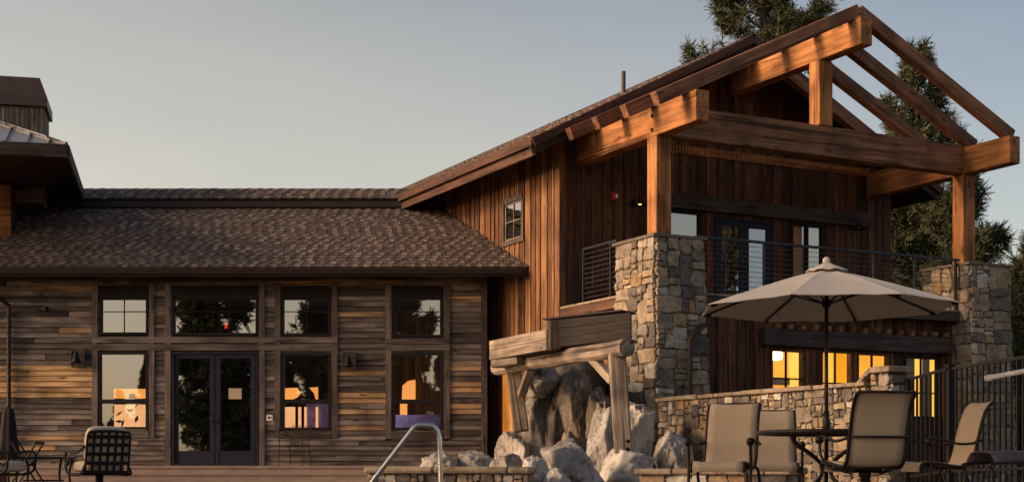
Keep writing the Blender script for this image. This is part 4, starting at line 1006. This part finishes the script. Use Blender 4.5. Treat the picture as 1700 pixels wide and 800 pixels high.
def sling_chair(label, loc, rz, swivel, width=.52):
    t = thing("sling_chair", label, "chair", loc, rz, "tan sling chairs around the umbrella table")
    ctrl = [(0, -.335, .335), (0, -.345, .385), (0, -.315, .425), (0, -.22, .432), (0, .06, .395), (0, .17, .40), (0, .235, .49), (0, .285, .70), (0, .345, .92), (0, .405, 1.03), (0, .455, 1.07)]
    sp = spline(ctrl, 5); prof = [(p.y, p.z) for p in sp]
    m = MB(); sweep(m, prof, width - .03, sag=.012); m.build("sling", M['sling'], t, smooth=True)
    for s in (-1, 1):
        x = s * width / 2
        m = MB(); m.tube([(x, p.y, p.z - .008) for p in sp] + [(x, .475, 1.06)], .017, 8); m.build("side_frame", M['bronze'], t, smooth=True)
        ax = s * (width / 2 + .05)
        m = MB(); m.tube(spline([(x, .275, .66), (ax, .2, .63), (ax, .05, .625), (ax, -.12, .665), (ax, -.24, .675), (ax, -.285, .64)], 5), .017, 8, flat=.8); m.build("arm", M['bronze'], t, smooth=True)
        m = MB(); m.lathe([(.001, .045), (.03, .035), (.043, 0), (.03, -.035), (.001, -.045)], 12, (ax, -.28, .645)); m.build("arm_knob", M['bronze'], t, smooth=True)
        if swivel:
            m = MB(); m.tube(spline([(ax, -.27, .63), (ax, -.25, .5), (s * width / 2, -.2, .385), (s * width / 2, -.05, .36)], 5), .016, 8); m.build("arm_post", M['bronze'], t, smooth=True)
        else:
            m = MB(); m.tube(spline([(ax, -.275, .64), (ax, -.25, .45), (ax, -.265, .25), (ax, -.29, .0)], 5), .017, 8); m.build("leg", M['bronze'], t, smooth=True)
            m = MB(); m.tube(spline([(x, .17, .40), (ax, .12, .33), (ax, .2, .16), (ax, .34, 0)], 5), .017, 8); m.build("leg", M['bronze'], t, smooth=True)
            m = MB(); m.tube([(x, -.2, .41), (ax, -.26, .36)], .013, 8); m.build("bracket", M['bronze'], t, smooth=True)
    m = MB()
    for y, z in ((.30, .665), (.46, 1.065), (.15, .378)): m.tube([(-width / 2, y, z), (width / 2, y, z)], .015, 8)
    for k, (y, z) in enumerate(((.285 + .035, .66), (.462, 1.07), (.15, .372), (-.2, .40))):
        c = MB(); c.tube([(-width / 2, y, z), (width / 2, y, z)], .0135, 8); c.build("cross_bar", M['bronze'], t, smooth=True)
    if swivel:
        c = MB()
        for s in (-1, 1): c.tube(spline([(s * .2, -.2, .37), (s * .16, 0, .33), (s * .2, .15, .36)], 4), .018, 8)
        c.tube([(-.2, -.05, .345), (.2, -.05, .345)], .02, 8); c.build("spring_plate", M['bronze'], t, smooth=True)
        c = MB(); c.lathe([(.001, .345), (.06, .345), (.06, .29), (.045, .28), (.045, .1), (.07, .09), (.07, .06), (.001, .06)], 16); c.build("swivel_column", M['bronze'], t, smooth=True)
        for k in range(4):
            a = math.pi / 4 + k * math.pi / 2; c = MB(); c.tube(spline([(0, 0, .1), (.14 * math.cos(a), .14 * math.sin(a), .13), (.3 * math.cos(a), .3 * math.sin(a), .03), (.34 * math.cos(a), .34 * math.sin(a), .015)], 5), .018, 8); c.build("foot", M['bronze'], t, smooth=True)
    return t
def at(px, Y, z=0): p = W(px, 0, Y); p.z = z; return p
sling_chair("tan sling armchair facing the camera, left of the umbrella table", at(1204, 15.3), R(-22), False, .56)
sling_chair("tan sling armchair half hidden behind another chair and the table edge", at(1284, 17.1), R(-8), False, .54)
sling_chair("tan sling swivel chair seen from behind, in front of the table", at(1436, 13.7), R(180 + 12), True, .58)
sling_chair("tan sling armchair in profile facing left beside the iron fence", at(1563, 15.3), R(-83), False, .54)

# umbrella table
UX, UY = W(1372, 0, 15.0).x, 15.0
t = thing("patio_table", "dark round metal patio table under the beige umbrella", "table", (UX, UY, 0))
TH = ZC + (HY - 714) / F * 15.0
m = MB(); m.lathe([(.03, TH), (.66, TH), (.715, TH - .006), (.725, TH - .02), (.715, TH - .045), (.66, TH - .05), (.64, TH - .022), (.03, TH - .022)], 64); m.build("tabletop", M['table'], t, smooth=True)
for k in range(4):
    a = R(35) + k * math.pi / 2; ca, sa = math.cos(a), math.sin(a)
    m = MB(); m.tube(spline([(.5 * ca, .5 * sa, TH - .03), (.44 * ca, .44 * sa, TH - .14), (.2 * ca, .2 * sa, TH - .26), (.06 * ca, .06 * sa, TH - .38), (.12 * ca, .12 * sa, TH - .52), (.32 * ca, .32 * sa, TH - .62), (.46 * ca, .46 * sa, .015)], 6), .019, 8); m.build("leg", M['bronze'], t, smooth=True)
m = MB(); m.lathe([(.035, TH - .34), (.075, TH - .36), (.075, TH - .40), (.035, TH - .42)], 20); m.build("leg_collar", M['bronze'], t, smooth=True)
# umbrella
um = thing("patio_umbrella", "open beige octagonal patio umbrella on dark pole through the table", "umbrella", (UX, UY, 0), R(22.5 - 4))
ZR, ZA, RR = ZC + 1.675, ZC + 2.09, 1.36
cp = MB(); n8 = 8; nr, nt = 14, 9; vs = []
for j in range(nr + 1):
    q = .10 + .90 * j / nr
    for k in range(n8):
        for i in range(nt):
            a0, a1 = 2 * math.pi * k / n8, 2 * math.pi * (k + 1) / n8; s = i / nt
            p = Vector((math.cos(a0), math.sin(a0), 0)) * (1 - s) + Vector((math.cos(a1), math.sin(a1), 0)) * s
            bow = 4 * s * (1 - s)
            zz = ZA - (ZA - ZR) * (q ** 1.12) - .018 * bow * math.sin(math.pi * min(1, q)) ; rr_ = RR * q * (1 - .012 * bow * q)
            vs.append((p.x * rr_, p.y * rr_, zz + .010 * noise.noise(Vector((p.x * 5 * q, p.y * 5 * q, 1))) + .004 * noise.noise(Vector((p.x * 14 * q, p.y * 14 * q, 4)))))
k_ = n8 * nt; fs = [(j * k_ + i, j * k_ + (i + 1) % k_, (j + 1) * k_ + (i + 1) % k_, (j + 1) * k_ + i) for j in range(nr) for i in range(k_)]
cp.add(vs, fs); c = cp.build("canopy", M['canvas'], um, smooth=False); so = c.modifiers.new("s", 'SOLIDIFY'); so.thickness = .006
vt = MB(); vs = []
for j in range(5):
    q = j / 4
    for k in range(32):
        a = 2 * math.pi * k / 32; r = .03 + .185 * q; rip = .009 * math.cos(8 * a + .4) * q
        vs.append((math.cos(a) * r, math.sin(a) * r, ZA + .062 - .088 * q ** .9 + rip))
vt.add(vs, [(j * 32 + k, j * 32 + (k + 1) % 32, (j + 1) * 32 + (k + 1) % 32, (j + 1) * 32 + k) for j in range(4) for k in range(32)])
c = vt.build("vent_cap", M['canvas'], um, smooth=True); so = c.modifiers.new("s", 'SOLIDIFY'); so.thickness = .006
f_ = MB(); f_.lathe([(.001, .175), (.022, .17), (.04, .145), (.04, .125), (.028, .105), (.04, .098), (.04, .085), (.001, .08)], 16, (0, 0, ZA - .045)); f_.build("finial", M['canvas'], um, smooth=True)
p_ = MB(); p_.tube([(0, 0, .02), (0, 0, ZA + .04)], .02, 14); p_.build("pole", M['bronze'], um, smooth=True)
p_ = MB(); p_.lathe([(.021, TH + .20), (.03, TH + .2), (.033, TH + .12), (.042, TH + .10), (.042, TH + .03), (.034, TH + .005), (.021, TH + .002)], 16); p_.build("pole_collar", M['bronze'], um, smooth=True)
p_ = MB(); p_.lathe([(.001, .08), (.05, .08), (.09, .05), (.25, .05), (.27, .02), (.27, 0), (.001, 0)], 28); p_.build("base", M['black_metal'], um)
hubz = ZR + .06
p_ = MB(); p_.lathe([(.021, hubz + .04), (.045, hubz + .04), (.045, hubz - .03), (.021, hubz - .05)], 16); p_.build("hub", M['black_metal'], um)
for k in range(8):
    a = 2 * math.pi * k / 8; ca, sa = math.cos(a), math.sin(a)
    zc = lambda q: ZA - (ZA - ZR) * (q ** 1.12) - .018
    m = MB(); m.tube([(ca * RR * q, sa * RR * q, zc(q)) for q in (.03, .2, .4, .6, .8, .965)], .0105, 6); r_ = m.build("rib", M['black_metal'], um)
    m = MB(); m.tube([(ca * .04, sa * .04, hubz), (ca * RR * .42, sa * RR * .42, zc(.42) - .01)], .009, 6); m.build("strut", M['black_metal'], r_)
    m = MB(); q = .955; m.tube([(ca * RR * .93, sa * RR * .93, zc(.93) - .012), (ca * RR * .975, sa * RR * .975, zc(.975) - .008)], .017, 6); m.build("rib_pocket", M['black_metal'], r_)

# dark footstool at the right edge
t = thing("footstool", "low dark sling footstool cut by the right edge of the picture", "footstool", at(1690, 12.6), R(8))
zs = ZC + .10
m = MB(); prof = [(-.26, zs - .05), (-.25, zs - .01), (-.18, zs + .045), (0, zs + .06), (.18, zs + .045), (.25, zs - .01), (.26, zs - .05)]; sweep(m, prof, .70); m.build("sling", M['dark_sling'], t, smooth=True)
for y in (-.26, .26): m = MB(); m.tube(spline([(-.37, y, .0), (-.365, y, zs - .12), (-.33, y, zs - .04), (.33, y, zs - .04), (.365, y, zs - .12), (.37, y, 0)], 5), .014, 8); m.build("leg_frame", M['bronze'], t, smooth=True)

# cushioned lattice chairs, coffee table, etc. on the left
def roundbox(mb, c, s, r, T=None):
    V, Fs = ico(4); out = []
    for v in V:
        e = 5.0; d = (abs(v.x) ** e + abs(v.y) ** e + abs(v.z) ** e) ** (-1 / e); p = Vector((v.x * d * s[0] / 2, v.y * d * s[1] / 2, v.z * d * s[2] / 2)) + Vector(c)
        out.append(T @ p if T is not None else p)
    mb.add(out, Fs)
def lattice_chair(label, loc, rz):
    t = thing("cushioned_chair", label, "chair", loc, rz, "beige cushioned iron chairs on the left")
    m = MB(); roundbox(m, (0, -.02, .40), (.56, .58, .15), 0); m.build("seat_cushion", M['cushion'], t, smooth=True)
    T = Matrix.Translation((0, .24, .46)) @ Matrix.Rotation(R(-13), 4, 'X')
    m = MB(); roundbox(m, (0, -.005, .21), (.56, .14, .50), 0, T); m.build("back_cushion", M['cushion'], t, smooth=True)
    bf = MB(); yb = .075
    bf.tube([T @ Vector(p) for p in spline([(-.28, yb, -.16), (-.28, yb, .2), (-.27, yb, .38), (-.2, yb, .41), (0, yb, .42), (.2, yb, .41), (.27, yb, .38), (.28, yb, .2), (.28, yb, -.16)], 4)], .016, 8)
    bf = bf.build("back_frame", M['black_metal'], t, smooth=True)
    for x in (-.19, -.095, 0, .095, .19): s = MB(); s.box(x - .017, x + .017, yb - .005, yb + .004, -.14, .41, T=T); s.build("strap", M['black_metal'], bf)
    for z in (-.12, 0, .12, .24, .345): s = MB(); s.box(-.27, .27, yb + .004, yb + .011, z - .022, z + .022, T=T); s.build("strap", M['black_metal'], bf)
    for s in (-1, 1):
        x = s * .33
        m = MB(); pts = spline([(s * .29, .30, .66), (x, .15, .585), (x, -.1, .575), (x, -.27, .60), (x, -.36, .56), (x, -.36, .46), (x, -.28, .42), (x, -.23, .47), (x, -.26, .51)], 5); m.tube(pts, .016, 8); m.build("arm", M['black_metal'], t, smooth=True)
        m = MB(); m.tube(spline([(x, -.36, .48), (x, -.34, .36), (x, -.2, .30), (x, .25, .30), (s * .28, .28, .42)], 5), .016, 8); m.build("side_rail", M['black_metal'], t, smooth=True)
        m = MB(); m.tube(spline([(s * .2, -.36, .06), (s * .2, -.28, .03), (s * .2, 0, .02), (s * .2, .28, .03), (s * .2, .36, .06)], 5), .016, 8); m.build("runner", M['black_metal'], t, smooth=True)
    m = MB(); m.box(-.33, .33, -.22, -.18, .285, .315); m.box(-.33, .33, .18, .22, .285, .315); m.box(-.27, .27, -.18, .18, .29, .31); m.build("seat_frame", M['black_metal'], t)
    m = MB(); m.lathe([(.05, .29), (.05, .2), (.12, .12), (.2, .05), (.001, .04)], 16); m.build("spring_base", M['black_metal'], t)
    return t
lattice_chair("beige cushioned iron chair seen from behind through its strap lattice back", at(165, 18.8), R(180 + 34))
lattice_chair("beige cushioned iron chair cut by the left edge, seat turned to the coffee table", at(-6, 18.6), R(78))
t = thing("coffee_table", "dark low slatted metal table between the two cushioned chairs", "table", at(72, 19.4), R(4))
zt_ = ZC + (HY - 758) / F * 19.4
m = MB(); m.box(-.36, .36, -.36, .36, zt_ - .03, zt_); m.build("tabletop", M['black_metal'], t, bevel=.01)
for sx in (-1, 1):
    for sy in (-1, 1): m = MB(); m.tube(spline([(sx * .31, sy * .31, zt_ - .03), (sx * .28, sy * .28, .3), (sx * .3, sy * .3, 0)], 4), .017, 8); m.build("leg", M['black_metal'], t, smooth=True)
m = MB(); m.box(-.27, .27, -.012, .012, .2, .225); m.box(-.012, .012, -.27, -.013, .2, .225); m.box(-.012, .012, .013, .27, .2, .225); m.build("stretcher", M['black_metal'], t)
# closed dark umbrella, folding tray stand and cabinet by the wall
t = thing("closed_umbrella", "closed dark umbrella standing against the siding behind the left chair", "umbrella", at(14, 27.5))
m = MB(); zb = ZC + .24; vs = []
for j, (r, z) in enumerate(((.03, 1.22), (.10, 1.15), (.14, .8), (.17, .5), (.22, .27), (.2, .25))):
    for k in range(24): a = 2 * math.pi * k / 24; q = r * (1 + .12 * math.cos(6 * a)); vs.append((q * math.cos(a), q * math.sin(a), zb + z - .25))
m.add(vs, [(j * 24 + k, j * 24 + (k + 1) % 24, (j + 1) * 24 + (k + 1) % 24, (j + 1) * 24 + k) for j in range(5) for k in range(24)]); m.build("canopy", M['dark_frame'], t, smooth=True)
m = MB(); m.tube([(0, 0, 0), (0, 0, zb + 1.02)], .025); m.build("pole", M['black_metal'], t)
m = MB(); m.lathe([(.001, .1), (.06, .1), (.25, .05), (.27, 0), (.001, 0)], 24); m.build("base", M['black_metal'], t)
t = thing("tray_stand", "dark folding stand with crossed legs behind the coffee table", "stand", at(46, 26.5))
zt_ = ZC + (HY - 735) / F * 26.5
for s in (-1, 1):
    for y in (-.2, .2): m = MB(); m.tube([(-s * .22, y, zt_), (s * .3, y, 0)], .02, 8); m.build("leg", M['black_metal'], t)
m = MB(); m.box(-.24, -.2, -.22, .22, zt_ - .02, zt_ + .02); m.build("rail", M['black_metal'], t); m = MB(); m.box(.2, .24, -.22, .22, zt_ - .02, zt_ + .02); m.build("rail", M['black_metal'], t)
t = thing("cabinet", "reddish brown cabinet cut by the left edge against the siding", "cabinet", at(-16, 28.2))
zt_ = ZC + (HY - 682) / F * 28.2
m = MB(); m.box(-.3, .28, -.22, .22, .05, zt_ - .04); m.build("body", M['cabinet'], t, bevel=.01); m = MB(); m.box(-.33, .31, -.25, .25, zt_ - .038, zt_); m.build("top", M['cabinet'], t, bevel=.01)
for x in (-.15, .13): m = MB(); m.box(x - .13, x + .13, -.24, -.222, .1, zt_ - .08); d = m.build("door", M['cabinet'], t, bevel=.006); m = MB(); m.box(x + .09, x + .11, -.26, -.241, .6, .75); m.build("handle", M['black_metal'], d)
# mesh chair on the deck by the wall
t = thing("mesh_chair", "dark wire mesh armchair on the deck below the window by the door", "chair", at(491, 30.55, DECK + .004), R(-14))
m = MB(); prof = [(p.y, p.z) for p in spline([(0, -.25, .43), (0, -.1, .42), (0, .12, .41), (0, .2, .48), (0, .27, .66), (0, .33, .86)], 4)]
for i in range(9):
    x = -.22 + .055 * i; m.tube([(x * (1 if z < .5 else .92), y, z) for y, z in prof], .005, 5)
for i in range(0, len(prof), 1): m.tube([(-.23, *prof[i]), (.23, *prof[i])], .004, 5)
m.build("mesh_seat", M['black_metal'], t)
for s in (-1, 1):
    m = MB(); m.tube(spline([(s * .24, .24, .62), (s * .27, .0, .66), (s * .27, -.24, .64), (s * .26, -.27, .4), (s * .27, -.28, 0)], 4), .011, 8); m.build("leg", M['black_metal'], t)
    m = MB(); m.tube([(s * .22, .18, .42), (s * .24, .3, 0)], .011, 8); m.build("leg", M['black_metal'], t)

# ================================================================== pines
def pine_meshes(seed, H, crown_r, z_start, limbs, tufts, blade=.34, bw=.035, spire=1.0, nb=20):
    rg = random.Random(seed); tr = MB(); cr = MB()
    bend = [(rg.uniform(-.15, .15), rg.uniform(-.15, .15)) for _ in range(8)]
    cx = lambda z: (sum(b[0] for b in bend[:int(z / H * 7)]) if z > 0 else 0, sum(b[1] for b in bend[:int(z / H * 7)]) if z > 0 else 0)
    r0 = H * .014 + .05
    tr.tube([(*cx(H * i / 7), H * i / 7) for i in range(8)], [r0 * (1 - .93 * i / 7) for i in range(8)], 8)
    for k in range(limbs):
        q = (k + rg.random()) / limbs; z = z_start + (H - z_start - .15) * q
        prof = ((1 - q) ** .75) * (.55 + .45 * min(1, q * 5)) * spire
        L = max(.25, crown_r * prof * rg.uniform(.55, 1.15)); a = rg.uniform(0, 2 * math.pi)
        base = Vector((*cx(z), z)); d = Vector((math.cos(a), math.sin(a), 0)); lift = rg.uniform(-.05, .45) + .35 * q
        pts = [base + d * (L * s) + Vector((0, 0, L * (lift * s - .25 * s * (1 - s)) + .0)) for s in (0, .35, .7, 1)]
        tr.tube(pts, [.012 + .022 * L * .5, .012 + .014 * L * .5, .012, .006], 5)
        nt = max(3, int(tufts * (L / crown_r + .15)))
        for j in range(nt):
            s = rg.uniform(.25, 1.03) ** .7; i = min(2, int(s * 3)); p = pts[i].lerp(pts[i + 1], min(1, s * 3 - i))
            side = Vector((-d.y, d.x, 0)); sp = L * .30 * (1.1 - s * .6)
            p = p + side * rg.gauss(0, sp * .6) + Vector((0, 0, rg.gauss(.05, .13 + .05 * L)))
            ax = (d * rg.uniform(.2, 1) + side * rg.gauss(0, .6) + Vector((0, 0, rg.uniform(.1, .9)))).normalized()
            if rg.random() < .35: tr.tube([pts[i].lerp(pts[i + 1], .4), p], [.01, .006], 4, cap=False)
            for b in range(nb):
                e = (ax * .55 + Vector((rg.gauss(0, 1), rg.gauss(0, 1), rg.gauss(0, 1))).normalized()).normalized()
                l = blade * rg.uniform(.65, 1.15); o = e.cross(Vector((rg.gauss(0, 1), rg.gauss(0, 1), rg.gauss(0, 1)))).normalized() * bw
                st = p + ax * rg.uniform(-.12, .15)
                cr.add([st - o * .5, st + o * .5, st + e * l + o * .3, st + e * l - o * .3], [(0, 1, 2, 3)], rg.random())
    return tr, cr
def needles_mat(name, stops):
    m, n, l, b = newmat(name); at = N(n, "ShaderNodeAttribute", attribute_name="rnd"); r = ramp(n, stops); l.new(at.outputs['Fac'], r.inputs[0]); l.new(r.outputs[0], b.inputs['Base Color'])
    b.inputs['Roughness'].default_value = .65; b.inputs['Specular IOR Level'].default_value = .2
    return m
M['needles'] = needles_mat("pine needles", [(0, (.030, .040, .020)), (.6, (.080, .092, .044)), (1, (.150, .140, .075))])
def pine(label, loc, seed, H, crown_r, z_start, limbs, tufts, rz=0, group='pines behind the lodge', **kw):
    t = thing("pine_tree", label, "tree", loc, rz, group)
    tr, cr = pine_meshes(seed, H, crown_r, z_start, limbs, tufts, **kw)
    tr.build("trunk", M['bark'], t); cr.build("crown", M['needles'], t)
    return t
zt = lambda py, Y: ZC + (HY - py) / F * Y
pine("broad crowned pine rising behind the lodge roof ridge, its top cut off", at(1266, 54), 1, 23.5, 3.3, 11.5, 70, 40, spire=1.15, blade=.40, bw=.032, nb=34)
pine("slim pointed pine seen through the open rafters right of the gable", at(1510, 46), 2, zt(84, 46), 3.0, 3.0, 95, 30, blade=.34, bw=.03, nb=34)
pine("lower bushy pine behind the right porch post", at(1610, 42), 3, zt(255, 42), 2.5, 1.0, 70, 32, blade=.34, bw=.03, nb=34)
pine("small dark pine filling the gap between porch wall and right pier", at(1515, 44), 4, zt(300, 44), 2.4, .6, 70, 30, blade=.34, bw=.03, nb=34)
pine("young pine at the right edge of the picture beyond the fence", at(1712, 40), 5, zt(395, 40), 1.9, .4, 62, 30, blade=.34, bw=.03, nb=34)
pine("shrubby pine low behind the right pier and fence", at(1668, 38), 6, zt(470, 38), 1.8, .2, 62, 30, blade=.34, bw=.03, nb=34)
# pines across the pool, behind the camera: what the windows mirror
first = pine("tall pine across the pool mirrored in the dark window glass", (-16.7, -20, 0), 12, 18, 3.6, .8, 150, 34, group='pines across the pool', blade=.5, bw=.11, nb=14)
for (x, y, s, rz) in ((-10.3, -21, .95, 1.0), (-7.0, -19, .92, 2.1), (-13.8, -26, .42, 3.3), (-8.3, -27, .66, 4.0), (-21.7, -24, .40, .6), (-3.0, -24, .50, 5.2), (-24.5, -28, .29, 1.7), (-27.8, -34, .30, .2), (-18.9, -29, .62, 2.2), (-15.6, -31, .42, 5.5), (-11.9, -32, .6, .9), (-4.4, -30, .45, 1.4), (-27.2, -30, .33, 3.9), (27.1, 19.6, .85, 1.1), (22, -8, 1.0, 2.8), (28, 2, .9, .4), (17, -14, .8, 4.4)):
    c = copy_tree(first); c.location = (x, y, 0); c.scale = (s, s, s) if y < 15 else (s * .42, s * .42, s); c.rotation_euler = (0, 0, rz)
# pines left of the pool, outside the frame: their shade lies over the seating
for (x, y, sc_, rz) in ((-19.5, 12.6, .74, .3), (-20.2, 9.6, .76, 1.9), (-19.4, 6.6, .74, 3.1), (-21.5, 11.0, .8, 4.1), (-20.6, 3.8, .76, 5.0)):
    c = copy_tree(first); c.location = (x, y, 0); c.scale = (sc_ * 1.15, sc_ * 1.15, sc_); c.rotation_euler = (0, 0, rz); c['label'] = "pine beside the pool left of the seating"; c['group'] = "pines left of the pool"
